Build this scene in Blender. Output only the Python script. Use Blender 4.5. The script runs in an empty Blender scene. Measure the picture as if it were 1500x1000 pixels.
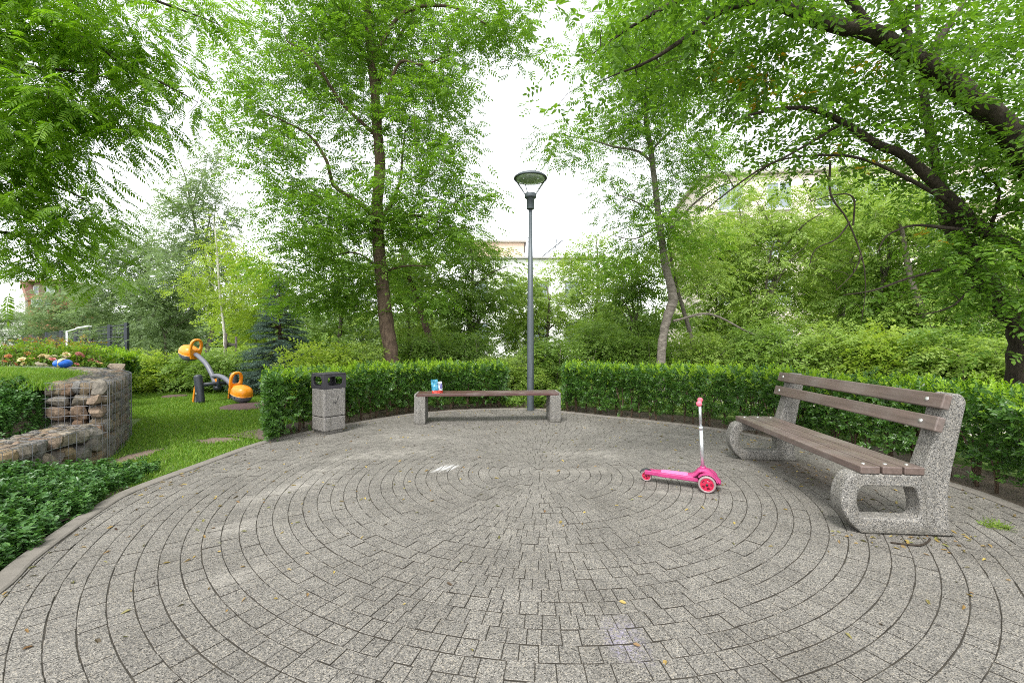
import bpy, bmesh, math, random
import numpy as np
from mathutils import Vector, Matrix
random.seed(7)
RNG = np.random.default_rng(11)
SC = bpy.context.scene
COL = SC.collection
PI = math.pi
F, CAMH, HOR = 622.0, 1.3, 500.0          # lens in photo pixels, eye height, horizon row

def W(px, py, Y):                           # point seen at (px,py) standing at distance Y
    return Vector(((px-750)*Y/F, Y, CAMH+(HOR-py)*Y/F))
def G(px, py):                              # ground point seen at (px,py)
    Y = F*CAMH/(py-HOR)
    return Vector(((px-750)*Y/F, Y, 0))

# ------------------------------------------------------------------ objects
def tag(o, label=None, cat=None, group=None, kind=None):
    if label: o['label'] = label
    if cat: o['category'] = cat
    if group: o['group'] = group
    if kind: o['kind'] = kind
    return o
def thing(name, label, cat, loc=(0,0,0), rz=0, group=None):
    o = bpy.data.objects.new(name, None); COL.objects.link(o)
    o.location = loc; o.rotation_euler = (0,0,rz); o.empty_display_size = .1
    return tag(o, label, cat, group)
def link(name, me, mats, parent=None, loc=None):
    o = bpy.data.objects.new(name, me); COL.objects.link(o)
    if not isinstance(mats, (list,tuple)): mats = [mats]
    if not me.materials:
        for m in mats: me.materials.append(m)
    if parent: o.parent = parent
    if loc is not None: o.location = loc
    return o
def np_mesh(name, V, Q, midx=None, smooth=False):
    V = np.asarray(V, dtype=np.float32); Q = np.asarray(Q, dtype=np.int32)
    me = bpy.data.meshes.new(name)
    me.vertices.add(len(V)); me.vertices.foreach_set('co', V.ravel())
    k = Q.shape[1]
    me.loops.add(Q.size); me.loops.foreach_set('vertex_index', Q.ravel())
    me.polygons.add(len(Q)); me.polygons.foreach_set('loop_start', np.arange(0, Q.size, k, dtype=np.int32))
    if midx is not None: me.polygons.foreach_set('material_index', np.asarray(midx, dtype=np.int32))
    me.polygons.foreach_set('use_smooth', np.full(len(Q), smooth, dtype=bool))
    me.update(calc_edges=True)
    return me
class MB:
    """collects quads and triangles of one part"""
    def __init__(s): s.v=[]; s.f=[]; s.sm=[]; s.mi=[]
    def add(s, vs, fs, smooth=False, mi=0):
        n=len(s.v); s.v += [tuple(v) for v in vs]
        for f in fs: s.f.append([i+n for i in f]); s.sm.append(smooth); s.mi.append(mi)
        return s
    def box(s, c, d, M=None, bev=0.0, mi=0):
        bm = bmesh.new(); bmesh.ops.create_cube(bm, size=1)
        bmesh.ops.scale(bm, vec=d, verts=bm.verts)
        if bev>0: bmesh.ops.bevel(bm, geom=bm.edges[:], offset=bev, segments=2, affect='EDGES', profile=.5)
        T = Matrix.Translation(c)
        if M is not None: T = T @ M.to_4x4()
        return s.bm(bm, T, mi=mi)
    def bm(s, bm, T=None, smooth=False, mi=0):
        bm.verts.index_update()
        vs=[(T@v.co if T is not None else v.co.copy()) for v in bm.verts]
        s.add(vs, [[v.index for v in f.verts] for f in bm.faces], smooth, mi); bm.free(); return s
    def tube(s, pts, rad, n=8, caps=True, smooth=True, mi=0):
        V,Q = tube_arrays(pts, rad, n)
        b=len(s.v); s.v += [tuple(v) for v in V]
        for q in Q: s.f.append([int(i)+b for i in q]); s.sm.append(smooth); s.mi.append(mi)
        if caps:
            s.f.append([b+i for i in range(n)][::-1]); s.sm.append(False); s.mi.append(mi)
            m=len(pts)-1; s.f.append([b+m*n+i for i in range(n)]); s.sm.append(False); s.mi.append(mi)
        return s
    def lathe(s, prof, n=24, c=(0,0,0), M=None, smooth=True, mi=0):
        vs=[]; fs=[]
        for r,z in prof:
            for i in range(n):
                a=2*PI*i/n; p=Vector((r*math.cos(a), r*math.sin(a), z))
                if M is not None: p=M@p
                vs.append(p+Vector(c))
        for j in range(len(prof)-1):
            for i in range(n):
                k=(i+1)%n; fs.append([j*n+i, j*n+k, (j+1)*n+k, (j+1)*n+i])
        fs.append(list(range(n))[::-1]); fs.append([ (len(prof)-1)*n+i for i in range(n)])
        return s.add(vs, fs, smooth, mi)
    def build(s, name, mats, parent=None, loc=None):
        me=bpy.data.meshes.new(name); me.from_pydata(s.v, [], s.f)
        me.polygons.foreach_set('use_smooth', s.sm); me.polygons.foreach_set('material_index', s.mi); me.update()
        return link(name, me, mats, parent, loc)
def tube_arrays(pts, rad, n=6):
    P=np.array([tuple(p) for p in pts], dtype=float); m=len(P)
    R=np.broadcast_to(np.asarray(rad,dtype=float),(m,))
    T=np.gradient(P, axis=0); T/= (np.linalg.norm(T,axis=1,keepdims=True)+1e-9)
    ref=np.array([0.,0,1]) if abs(T[0,2])<.9 else np.array([1.,0,0])
    A=np.cross(T,ref); ln=np.linalg.norm(A,axis=1,keepdims=True)
    A=np.where(ln<.05, np.cross(T,np.array([0.3,1.,0])), A); A/=np.linalg.norm(A,axis=1,keepdims=True)+1e-9
    for i in range(1,m):                    # keep the frame from flipping
        a=A[i-1]-T[i]*np.dot(A[i-1],T[i]); l=np.linalg.norm(a)
        if l>1e-6: A[i]=a/l
    B=np.cross(T,A)
    th=np.arange(n)*2*PI/n
    V=P[:,None,:]+R[:,None,None]*(A[:,None,:]*np.cos(th)[None,:,None]+B[:,None,:]*np.sin(th)[None,:,None])
    i=np.arange(n); k=(i+1)%n
    Q=[np.stack([j*n+i,j*n+k,(j+1)*n+k,(j+1)*n+i],1) for j in range(m-1)]
    return V.reshape(-1,3), np.concatenate(Q)
def curve(pts, sub=6):
    """Catmull-Rom through the points"""
    P=[Vector(p) for p in pts]; out=[]
    P=[P[0]*2-P[1]]+P+[P[-1]*2-P[-2]]
    for i in range(1,len(P)-2):
        a,b,c,d=P[i-1:i+3]
        for k in range(sub):
            t=k/sub
            out.append(.5*((2*b)+(c-a)*t+(2*a-5*b+4*c-d)*t*t+(3*b-a-3*c+d)*t**3))
    out.append(P[-2].copy()); return out

# ------------------------------------------------------------------ materials
def nt(m): return m.node_tree
def new_mat(name):
    m=bpy.data.materials.new(name); m.use_nodes=True
    b=m.node_tree.nodes['Principled BSDF']; return m, m.node_tree, b
def node(t, typ, **kw):
    n=t.nodes.new(typ)
    for k,v in kw.items():
        if k in n.inputs: n.inputs[k].default_value=v
        else: setattr(n,k,v)
    return n
def ramp(t, fac, stops, interp='LINEAR'):
    r=t.nodes.new('ShaderNodeValToRGB'); r.color_ramp.interpolation=interp
    e=r.color_ramp.elements
    while len(e)<len(stops): e.new(.5)
    for i,(p,c) in enumerate(stops):
        e[i].position=p; e[i].color=(*c,1) if len(c)==3 else c
    t.links.new(fac, r.inputs[0]); return r.outputs[0]
def mix(t, fac, a, b, mode='MIX'):
    n=t.nodes.new('ShaderNodeMix'); n.data_type='RGBA'; n.blend_type=mode
    for s,x in ((0,fac),(6,a),(7,b)):
        if hasattr(x,'is_linked'): t.links.new(x, n.inputs[s])
        elif s==0: n.inputs[0].default_value=x
        else: n.inputs[s].default_value=(*x,1)
    return n.outputs[2]
def coords(t, kind='Object'):
    return t.nodes.new('ShaderNodeTexCoord').outputs[kind]
def noise(t, vec, scale, detail=4, rough=.55):
    n=node(t,'ShaderNodeTexNoise', Scale=scale, Detail=detail, Roughness=rough)
    t.links.new(vec,n.inputs['Vector']); return n.outputs[0]
def voro(t, vec, scale, feature='F1'):
    n=node(t,'ShaderNodeTexVoronoi', Scale=scale); n.feature=feature
    t.links.new(vec,n.inputs['Vector']); return n
def bump(t, b, h, strength=.3, dist=.01):
    n=node(t,'ShaderNodeBump', Strength=strength, Distance=dist)
    t.links.new(h,n.inputs['Height']); t.links.new(n.outputs[0], b.inputs['Normal'])
def math_n(t, op, a, b=None, clamp=False):
    n=t.nodes.new('ShaderNodeMath'); n.operation=op; n.use_clamp=clamp
    for i,x in enumerate((a,b)):
        if x is None: continue
        if hasattr(x,'is_linked'): t.links.new(x,n.inputs[i])
        else: n.inputs[i].default_value=x
    return n.outputs[0]
def plain(name, col, rough=.6, metal=0, var=.12, scale=14, spec=.5, bmp=.1):
    m,t,b=new_mat(name); v=coords(t)
    f=noise(t,v,scale,6,.65)
    c=ramp(t,f,[(.25,[x*(1-var) for x in col]),(.75,[min(1,x*(1+var)) for x in col])])
    t.links.new(c,b.inputs['Base Color']); b.inputs['Roughness'].default_value=rough
    b.inputs['Metallic'].default_value=metal; b.inputs['Specular IOR Level'].default_value=spec
    r=ramp(t,noise(t,v,scale*4,4),[(.3,(rough*.8,)*3),(.7,(min(1,rough*1.2),)*3)]); t.links.new(r,b.inputs['Roughness'])
    if bmp: bump(t,b,noise(t,v,scale*8,3),bmp,.004)
    return m
def leaf_mat(name, cols, rough=.5, trans=.45, tint=(1.15,1.25,.45), spec=.35):
    """leaf: colour varies from leaf to leaf; light passes through"""
    m,t,b=new_mat(name)
    g=t.nodes.new('ShaderNodeNewGeometry')
    n=len(cols); c=ramp(t,g.outputs['Random Per Island'],[(i/(n-1),cols[i]) for i in range(n)])
    t.links.new(c,b.inputs['Base Color']); b.inputs['Roughness'].default_value=rough; b.inputs['Specular IOR Level'].default_value=spec
    tr=t.nodes.new('ShaderNodeBsdfTranslucent')
    t.links.new(mix(t,1.0,c,tint,'MULTIPLY'),tr.inputs['Color'])
    mx=t.nodes.new('ShaderNodeMixShader'); mx.inputs[0].default_value=trans
    t.links.new(b.outputs[0],mx.inputs[1]); t.links.new(tr.outputs[0],mx.inputs[2])
    t.links.new(mx.outputs[0], t.nodes['Material Output'].inputs['Surface'])
    return m
def aggregate(name, scale=150, base=.36, dust=False, island=.0, warm=(1,.985,.95)):
    """exposed-aggregate concrete: grit of light, grey and black stones"""
    m,t,b=new_mat(name); v=coords(t)
    vo=voro(t,v,scale); sep=t.nodes.new('ShaderNodeSeparateColor'); t.links.new(vo.outputs['Color'],sep.inputs[0])
    def C(k): return tuple(k*w for w in warm)
    c=ramp(t,sep.outputs[0],[(0,C(.025)),(.15,C(.075)),(.26,C(base*.70)),(.60,C(base)),(.82,C(base*1.42)),(.93,(base*1.65,base*1.5,base*1.25)),(1,C(min(.85,base*2.0)))])
    c=mix(t,ramp(t,vo.outputs['Distance'],[(.35,(0,0,0)),(.85,(.35,)*3)]),c,C(base*.7))
    wv=noise(t,v,2.2,5,.6)
    c=mix(t,1.0,c,ramp(t,wv,[(.3,(.80,.79,.77)),(.7,(1.08,1.07,1.05))]),'MULTIPLY')
    if island>0:
        g=t.nodes.new('ShaderNodeNewGeometry')
        c=mix(t,1.0,c,ramp(t,g.outputs['Random Per Island'],[(0,(1-island,1-island,1-island*.95)),(1,(1+island*.6,)*3)]),'MULTIPLY')
    if not island:
        sp=t.nodes.new('ShaderNodeMapping'); sp.inputs['Scale'].default_value=(16,16,1.5); t.links.new(v,sp.inputs[0])
        c=mix(t,ramp(t,noise(t,sp.outputs[0],1,5,.6),[(.48,(0,0,0)),(.75,(.5,.5,.5))]),c,(.09,.085,.07))
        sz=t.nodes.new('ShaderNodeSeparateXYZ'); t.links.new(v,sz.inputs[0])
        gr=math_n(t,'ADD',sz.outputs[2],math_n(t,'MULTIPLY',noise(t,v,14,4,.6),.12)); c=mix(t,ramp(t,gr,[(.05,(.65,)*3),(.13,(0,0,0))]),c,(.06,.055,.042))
    if dust: c=dust(t,v,c)
    t.links.new(c,b.inputs['Base Color']); b.inputs['Roughness'].default_value=.85; b.inputs['Specular IOR Level'].default_value=.25
    bump(t,b,vo.outputs['Distance'],.45,.004)
    return m
def wood(name, axis=1, col=(.125,.092,.079)):
    m,t,b=new_mat(name); v=coords(t)
    mp=t.nodes.new('ShaderNodeMapping'); s=[38,38,38]; s[axis]=1.6; mp.inputs['Scale'].default_value=s; t.links.new(v,mp.inputs['Vector'])
    f=noise(t,mp.outputs[0],1.0,7,.7)
    c=ramp(t,f,[(.25,[x*.62 for x in col]),(.5,col),(.8,[min(1,x*1.6) for x in col])])
    w=noise(t,v,3.5,4); c=mix(t,ramp(t,w,[(.45,(0,0,0)),(.75,(.45,)*3)]),c,(.22,.20,.185))
    t.links.new(c,b.inputs['Base Color']); b.inputs['Roughness'].default_value=.40; b.inputs['Specular IOR Level'].default_value=.6
    bump(t,b,f,.25,.003); return m
def bark(name, dark, light, scale=1.0, horiz=False):
    m,t,b=new_mat(name); v=coords(t)
    mp=t.nodes.new('ShaderNodeMapping'); mp.inputs['Scale'].default_value=(9*scale,9*scale,22*scale) if horiz else (26*scale,26*scale,6*scale)
    t.links.new(v,mp.inputs['Vector'])
    f=noise(t,mp.outputs[0],1.0,7,.68); p=noise(t,v,5*scale,4)
    c=ramp(t,f,[(.3,dark),(.7,light)])
    c=mix(t,ramp(t,p,[(.5,(0,0,0)),(.8,(.5,)*3)]),c,[x*.6 for x in dark])
    t.links.new(c,b.inputs['Base Color']); b.inputs['Roughness'].default_value=.9; b.inputs['Specular IOR Level'].default_value=.2
    bump(t,b,f,.9,.02); return m

LEAF={}
LEAF['locust']=leaf_mat('locust_leaf',[(.115,.235,.016),(.17,.32,.022),(.23,.39,.03),(.14,.27,.018)],trans=.55)
LEAF['ash']=leaf_mat('ash_leaf',[(.10,.20,.027),(.15,.28,.037),(.21,.35,.05),(.125,.235,.032)],trans=.55)
LEAF['hackberry']=leaf_mat('hackberry_leaf',[(.075,.16,.022),(.12,.235,.03),(.17,.30,.038),(.12,.24,.03)],trans=.5)
LEAF['yellow']=leaf_mat('yellowed_leaf',[(.50,.36,.02),(.42,.36,.03),(.44,.24,.03)],trans=.6,tint=(1.3,1.2,.4))
LEAF['privet']=leaf_mat('privet_leaf',[(.032,.09,.015),(.055,.14,.021),(.095,.20,.03),(.042,.11,.018)],rough=.36,trans=.32,spec=.55)
LEAF['privet_new']=leaf_mat('privet_new_leaf',[(.18,.32,.018),(.26,.43,.026),(.34,.49,.04)],rough=.42,trans=.45)
LEAF['cover']=leaf_mat('cover_leaf',[(.035,.105,.024),(.06,.155,.034),(.11,.23,.05),(.045,.125,.028),(.08,.185,.04)],rough=.36,trans=.28,spec=.5)
LEAF['far_grey']=leaf_mat('grey_green_leaf',[(.15,.225,.10),(.20,.285,.13),(.25,.34,.17)],trans=.5,tint=(1.1,1.12,.75))
LEAF['far_mid']=leaf_mat('mid_green_leaf',[(.13,.235,.04),(.19,.31,.06),(.25,.375,.08)],trans=.52,tint=(1.12,1.12,.6))
LEAF['far_light']=leaf_mat('light_green_leaf',[(.22,.34,.065),(.28,.41,.085),(.35,.46,.12)],trans=.55,tint=(1.1,1.1,.65))
LEAF['lime']=leaf_mat('lime_leaf',[(.24,.36,.04),(.31,.44,.055),(.38,.48,.08)],trans=.55,tint=(1.1,1.1,.6))
LEAF['spruce']=leaf_mat('spruce_needle',[(.06,.11,.08),(.09,.155,.115),(.14,.21,.16)],rough=.6,trans=.12,tint=(1,1,1))
LEAF['grass']=leaf_mat('grass_blade',[(.10,.215,.02),(.145,.285,.028),(.20,.345,.04),(.25,.34,.065)],rough=.55,trans=.45,tint=(1.1,1.12,.5))
LEAF['rose']=leaf_mat('rose_leaf',[(.10,.20,.03),(.15,.28,.04),(.21,.34,.04),(.26,.27,.04)],trans=.45)
LEAF['bronze']=leaf_mat('bronze_young_leaf',[(.30,.22,.04),(.36,.17,.05),(.22,.30,.04),(.26,.33,.05)],trans=.4,tint=(1.1,1,.5))
M={}
M['bark_dark']=bark('dark_bark',(.018,.014,.011),(.07,.055,.042))
M['bark_brown']=bark('brown_bark',(.045,.03,.022),(.17,.12,.085))
M['bark_pale']=bark('pale_bark',(.075,.063,.053),(.27,.24,.205),1.0,True)
M['bark_birch']=bark('white_birch_bark',(.35,.32,.27),(.75,.73,.66),1.0,True)
M['bark_grey']=bark('grey_bark',(.07,.06,.05),(.22,.19,.16))
M['stem']=bark('hedge_stem',(.05,.035,.022),(.17,.12,.08),2)
M['concrete_bench']=aggregate('bench_concrete',190,.22,warm=(1,.975,.92))
M['concrete_bin']=aggregate('bin_concrete',190,.23,warm=(1,.965,.93))
M['wood_y']=wood('bench_wood_long',1)
M['wood_x']=wood('bench_wood_far',0,(.075,.034,.029))
M['lamp_metal']=plain('lamp_metal',(.075,.09,.10),.45,.2,.08,30)
M['bin_hood']=plain('bin_hood_metal',(.045,.042,.05),.5,.3,.1,30)
M['black']=plain('black_plastic',(.012,.012,.013),.5,0,.1,20)
M['pink']=plain('pink_plastic',(.40,.04,.155),.38,0,.16,26,bmp=.02)
M['hot_pink']=plain('wheel_pink',(.42,.012,.05),.35,0,.05,20)
M['salmon']=plain('grip_pink',(.72,.14,.2),.45,0,.05,30)
M['tyre']=plain('clear_wheel_rubber',(.27,.20,.20),.3,0,.1,30)
M['steel']=plain('brushed_steel',(.62,.64,.66),.3,.75,.06,60)
M['bolt']=plain('bolt_steel',(.6,.6,.58),.35,.8,.05,60)
M['orange']=plain('orange_plastic',(.72,.25,.012),.33,0,.08,12,bmp=.02)
M['seesaw_grey']=plain('seesaw_grey',(.12,.125,.15),.45,0,.08,16)
M['seesaw_dark']=plain('seesaw_dark',(.028,.035,.045),.42,0,.1,16)
M['rubber']=plain('rubber_mat',(.085,.05,.045),.9,0,.2,40,bmp=.4)
M['fence']=plain('fence_metal',(.025,.03,.042),.5,.2,.1,30)
M['wire']=plain('galvanised_wire',(.22,.225,.24),.42,.6,.15,40)
M['white_metal']=plain('white_metal',(.55,.56,.58),.4,0,.05,20)
M['kerb']=plain('kerb_concrete',(.165,.15,.13),.9,0,.2,9,bmp=.4)
M['soil']=plain('soil',(.12,.092,.068),.95,0,.5,22,bmp=.9)
M['path']=plain('pale_path',(.40,.37,.33),.9,0,.12,6)
M['stake']=bark('stake_wood',(.05,.045,.04),(.15,.135,.12),1.5)

# ------------------------------------------------------------------ leaf templates (x along, y across, z up)
def leaf6(L, w, fold=.25, curl=.12):
    v=[(0,0,0),(.32*L,w/2,fold*w/2),(.72*L,w*.36,fold*w*.3-curl*L*.4),(L,0,-curl*L),(.72*L,-w*.36,fold*w*.3-curl*L*.4),(.32*L,-w/2,fold*w/2)]
    return np.array(v), np.array([[0,1,2,3],[0,3,4,5]])
def leaf4(L, w):
    return np.array([(0,0,0),(.42*L,w/2,.06*L),(L,0,-.06*L),(.42*L,-w/2,.06*L)]), np.array([[0,1,2,3]])
def join(parts):
    V=[];Q=[];n=0
    for v,q in parts: V.append(v); Q.append(q+n); n+=len(v)
    return np.concatenate(V), np.concatenate(Q)
def place(vq, pos, d, up=(0,0,1), s=1):
    v,q=vq; d=np.array(d,float); d/=np.linalg.norm(d); up=np.array(up,float)
    b=np.cross(up,d); b/=np.linalg.norm(b)+1e-9; n=np.cross(d,b)
    return np.array(pos)+s*(v[:,:1]*d+v[:,1:2]*b+v[:,2:3]*n), q
def pinnate(L, pairs, ll, lw, rng, six=False, droop=.25, rachis=True):
    P=[]; mk=leaf6 if six else leaf4
    def at(t): return np.array([t*L,0,-droop*L*t*t])
    for i in range(pairs):
        t=.14+.80*i/pairs; k=1-.35*abs(2*t-1)**2
        for s in (-1,1):
            a=math.radians(62+rng.uniform(-10,10))
            P.append(place(mk(ll*k*rng.uniform(.85,1.1),lw*k), at(t+rng.uniform(-.01,.01)), (math.cos(a),s*math.sin(a),-.25+rng.uniform(-.15,.1)), (0,rng.uniform(-.3,.3),1)))
    P.append(place(mk(ll,lw), at(.96), (1,rng.uniform(-.2,.2),-.5)))
    if rachis:
        r=.0035*L/.3; pts=[at(0),at(.5),at(1)]
        P.append((np.array([pts[0]+[0,r,0],pts[0]-[0,r,0],pts[1]-[0,r,0],pts[1]+[0,r,0],pts[2]-[0,r*.4,0],pts[2]+[0,r*.4,0]]),np.array([[0,1,2,3],[3,2,4,5]])))
    return join(P)
def sprig(L, n, ll, lw, rng, six=True, spread=60, droop=.1, up=.2):
    P=[]; mk=leaf6 if six else leaf4
    for i in range(n):
        t=(i+.6)/n; s=1 if i%2 else -1
        a=math.radians(spread+rng.uniform(-20,20)); roll=rng.uniform(-.7,.7)
        P.append(place(mk(ll*rng.uniform(.7,1.15),lw*rng.uniform(.85,1.1)), (t*L,0,-droop*L*t*t), (math.cos(a),s*math.sin(a),up+rng.uniform(-.35,.35)), (roll*.5,roll,1)))
    P.append(place(mk(ll,lw), (L,0,-droop*L), (1,rng.uniform(-.3,.3),rng.uniform(-.3,.3))))
    r=.0016
    P.append((np.array([(0,r,0),(0,-r,0),(L,-r*.5,-droop*L),(L,r*.5,-droop*L)]),np.array([[0,1,2,3]])))
    return join(P)
def scatter(tmpls, P, D, U, S, rng):
    """copies of the templates at points P, along D, with up U and size S, as one set of arrays"""
    P=np.asarray(P,float); D=np.asarray(D,float); U=np.asarray(U,float); S=np.asarray(S,float)
    D=D/(np.linalg.norm(D,axis=1,keepdims=True)+1e-9)
    B=np.cross(U,D); B/=np.linalg.norm(B,axis=1,keepdims=True)+1e-9; N=np.cross(D,B)
    pick=rng.integers(0,len(tmpls),len(P)); V=[];Q=[];n0=0
    for k,(v,q) in enumerate(tmpls):
        ix=np.where(pick==k)[0]
        if not len(ix): continue
        X=P[ix,None,:]+S[ix,None,None]*(v[None,:,:1]*D[ix,None,:]+v[None,:,1:2]*B[ix,None,:]+v[None,:,2:3]*N[ix,None,:])
        V.append(X.reshape(-1,3)); nv=len(v)
        qq=q[None]+(np.arange(len(ix))*nv)[:,None,None]+n0
        Q.append(qq.reshape(-1,q.shape[1])); n0+=nv*len(ix)
    return np.concatenate(V), np.concatenate(Q)
def unit(v): return v/(np.linalg.norm(v,axis=-1,keepdims=True)+1e-9)
def foliage(name, tmpls, P, D, U, S, mat, parent, rng, loc=(0,0,0)):
    V,Q=scatter(tmpls,P,D,U,S,rng); return link(name, np_mesh(name,V-np.array(loc)*0,Q), mat, parent)

# ------------------------------------------------------------------ trees
def in_ellipsoids(ells, n, rng):
    """points spread through a union of ellipsoids (centre, radii), more of them in the bigger ones"""
    vol=np.array([max(1e-6,e[1][0]*e[1][1]*e[1][2])**.8*(e[2] if len(e)>2 else 1) for e in ells]); pk=rng.choice(len(ells),n,p=vol/vol.sum())
    u=unit(rng.normal(size=(n,3)))*(rng.random((n,1))**.42)
    C=np.array([tuple(ells[k][0]) for k in pk]); R=np.array([tuple(ells[k][1]) for k in pk])
    return C+u*R
def branches(limbs, targets, rng, r0=.35, wob=.10, sides=5, minr=.0035, rise=.12, thick=1.0):
    """limbs: [(points, radii)] ; grows a thin branch to every target from the nearest wood"""
    tubes=[]; N=[];R=[]
    for pts,rad in limbs:
        c=curve(pts,5); m=len(c); r=np.interp(np.linspace(0,1,m),np.linspace(0,1,len(rad)),rad)
        a=np.array([tuple(p) for p in c]); j=rng.normal(size=a.shape)*(r[:,None]*.07); j[0]=0; a=a+j
        tubes.append(tube_arrays(a,r*(1+rng.normal(size=m)*.04),9 if max(r)>.04 else 6))
        for i in range(m): N.append(a[i]);R.append(r[i])
    N=np.array(N);R=np.array(R)
    d0=np.array([np.min(np.linalg.norm(N-t,axis=1)) for t in targets])
    for i in np.argsort(d0):
        t=targets[i]; d=np.linalg.norm(N-t,axis=1)+ .6*np.maximum(0,N[:,2]-t[2]+.1) + np.minimum(2.5*R,.35)
        k=int(np.argmin(d)); a=N[k]; L=np.linalg.norm(t-a)
        if L<.05: continue
        m=max(3,min(9,int(L/.16)+2)); s=np.linspace(0,1,m)[:,None]
        side=unit(np.cross(t-a,rng.normal(size=3)))
        p=a+(t-a)*s+side*(np.sin(s*PI)*L*wob*rng.uniform(-1,1))+np.array([0,0,1])*(np.sin(s*PI)*L*rise)
        p[1:-1]+=rng.normal(size=(m-2,3))*L*.025
        ra=min(R[k]*.7,(.004+.0075*L**1.1)*thick)+.0005; rr=np.linspace(ra,minr,m)
        tubes.append(tube_arrays(p,rr,sides))
        N=np.concatenate([N,p[1:]]); R=np.concatenate([R,rr[1:]])
    V=[];Q=[];n=0
    for v,q in tubes: V.append(v);Q.append(q+n);n+=len(v)
    return np.concatenate(V),np.concatenate(Q),N
def leaves_at(C, per, spread, rng, droop=.25, flat=.5, tilt=.35):
    """per leaves about each cluster centre, pointing outwards and a little down"""
    n=len(C)*per; c=np.repeat(C,per,0)
    off=rng.normal(size=(n,3))*np.array([spread,spread,spread*flat]); P=c+off
    D=unit(unit(off*np.array([1,1,.3])+1e-6)+rng.normal(size=(n,3))*.55); D[:,2]=D[:,2]*.5-droop; 
    U=unit(np.array([0,0,1.])+rng.normal(size=(n,3))*tilt)
    return P,unit(D),U
def tree(root, limbs, ells, rng, nclus, per, spread, tmpls, leafmat, barkmat, size=(.75,1.15), droop=.25, flat=.5, tilt=.35, extra=None, **kw):
    T=in_ellipsoids(ells,nclus,rng)
    if extra is not None: T=np.concatenate([T,np.array(extra)])
    V,Q,_=branches(limbs,T,rng,**kw)
    o=np.array(root.location); 
    link('trunk',np_mesh('trunk',V-o,Q,smooth=True),barkmat,root)
    P,D,U=leaves_at(T,per,spread,rng,droop,flat,tilt)
    S=rng.uniform(size[0],size[1],len(P))
    v,q=scatter(tmpls,P-o,D,U,S,rng); link('crown',np_mesh('crown',v,q),leafmat,root)
    return T
def E(px,py,Y,rx,ry,rY,w=1): return (W(px,py,Y),(rx*Y/F,rY,ry*Y/F),w)

# ------------------------------------------------------------------ the plaza
CEN=Vector((.272,4.234,0)); STEP=.1007
EDGE=[(-2.25,-3.0),(-2.3,-.5),(-2.36,.9),(-2.47,1.6)]
EDGE+=[tuple(G(*p)[:2]) for p in ((2,868),(50,822),(100,783),(150,748),(200,719),(300,681),(385,650),(450,634.5),(520,621),(605,607.5),(690,601),(777,599.5),(830,604.5),(880,610),(980,620.5),(1072,633),(1160,652),(1280,681),(1396,713),(1500,752))]
EDGE+=[(3.75,2.3),(3.5,1.3),(3.3,.2),(3.2,-3.0)]
def smooth_edge():
    c=curve([Vector((x,y,0)) for x,y in EDGE],4); return [(p.x,p.y) for p in c]
EP=smooth_edge()
_a=[];_r=[]
for x,y in EP:
    dx,dy=x-CEN.x,y-CEN.y; a=math.atan2(dx,dy); _a.append(a); _r.append(math.hypot(dx,dy))   # angle from +Y, clockwise; the seam lies behind
_o=np.argsort(_a); _a=np.array(_a)[_o]; _r=np.array(_r)[_o]
def RB(a):
    a=(a+PI)%(2*PI)-PI
    return np.interp(a,np.concatenate([[-PI],_a,[PI]]),np.concatenate([[7.2],_r,[7.2]]))
def pol(r,a,z=0): return (CEN.x+r*np.sin(a),CEN.y+r*np.cos(a),z)
def dist_in(x,y):                            # how far outside the paving edge (negative: inside)
    dx,dy=x-CEN.x,y-CEN.y; return np.hypot(dx,dy)-RB(np.arctan2(dx,dy))

def paving():
    V=[];Q=[];MI=[];n=0; g=.0014
    for k in range(0,72):
        r0,r1=k*STEP+g,(k+1)*STEP-g
        if k==0: r0=.012
        rm=(r0+r1)/2; w=[]; tot=2*PI*rm
        if k<3: m=max(5,int(tot/.085)); cuts=np.linspace(0,2*PI,m+1)+random.uniform(0,6)
        else:
            m=int(round(tot/.090)); ww=RNG.choice([.80,1.0,1.0,1.3,1.6],m,p=[.25,.3,.2,.18,.07])*RNG.uniform(.95,1.05,m)
            cuts=np.concatenate([[0],np.cumsum(ww)]); cuts=cuts/cuts[-1]*2*PI+random.uniform(0,6)
        for i in range(len(cuts)-1):
            a0,a1=cuts[i]+g*.80/rm,cuts[i+1]-g*.80/rm
            if a1<=a0: continue
            am=(a0+a1)/2
            if r0>RB(am)-.012 or CEN.y+rm*math.cos(am)<-2.5: continue
            dz=RNG.normal()*.0011; tx,ty=RNG.normal(size=2)*.010
            ns=2 if k>2 else 3; al=np.linspace(a0,a1,ns+1); rr=RNG.normal()*.0009; rj=RNG.normal(size=4)*.0012
            ca=np.mean(al); cx,cy,_=pol(rm,ca)
            def ring(inset,z,tilt=True):
                out=[]
                ai=inset/rm
                aa=np.linspace(a0+ai,a1-ai,ns+1)
                for lst,r in ((aa,r0+inset+rr),(aa[::-1],r1-inset+rr)):
                    for a in lst:
                        R_=min(r,RB(a)-inset-.003); x,y,_=pol(R_,a)
                        zz=z+dz+(tx*(x-cx)+ty*(y-cy) if tilt else 0); out.append((x,y,zz))
                return out
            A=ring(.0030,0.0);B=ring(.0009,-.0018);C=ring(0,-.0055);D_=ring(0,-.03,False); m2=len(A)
            V+=A+B+C+D_
            h=m2//2
            for j in range(ns): Q.append([n+j+1,n+j,n+m2-1-j,n+m2-2-j]); MI.append(0)
            for L in range(3):
                for j in range(m2):
                    jj=(j+1)%m2; Q.append([n+L*m2+j,n+L*m2+jj,n+(L+1)*m2+jj,n+(L+1)*m2+j]); MI.append(0 if L==0 else 1)  # lower bevels and sides coloured dark for joint shadow and dirt
            n+=4*m2
    Q=np.array(Q)
    return np_mesh('paving',V,Q,MI)
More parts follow.
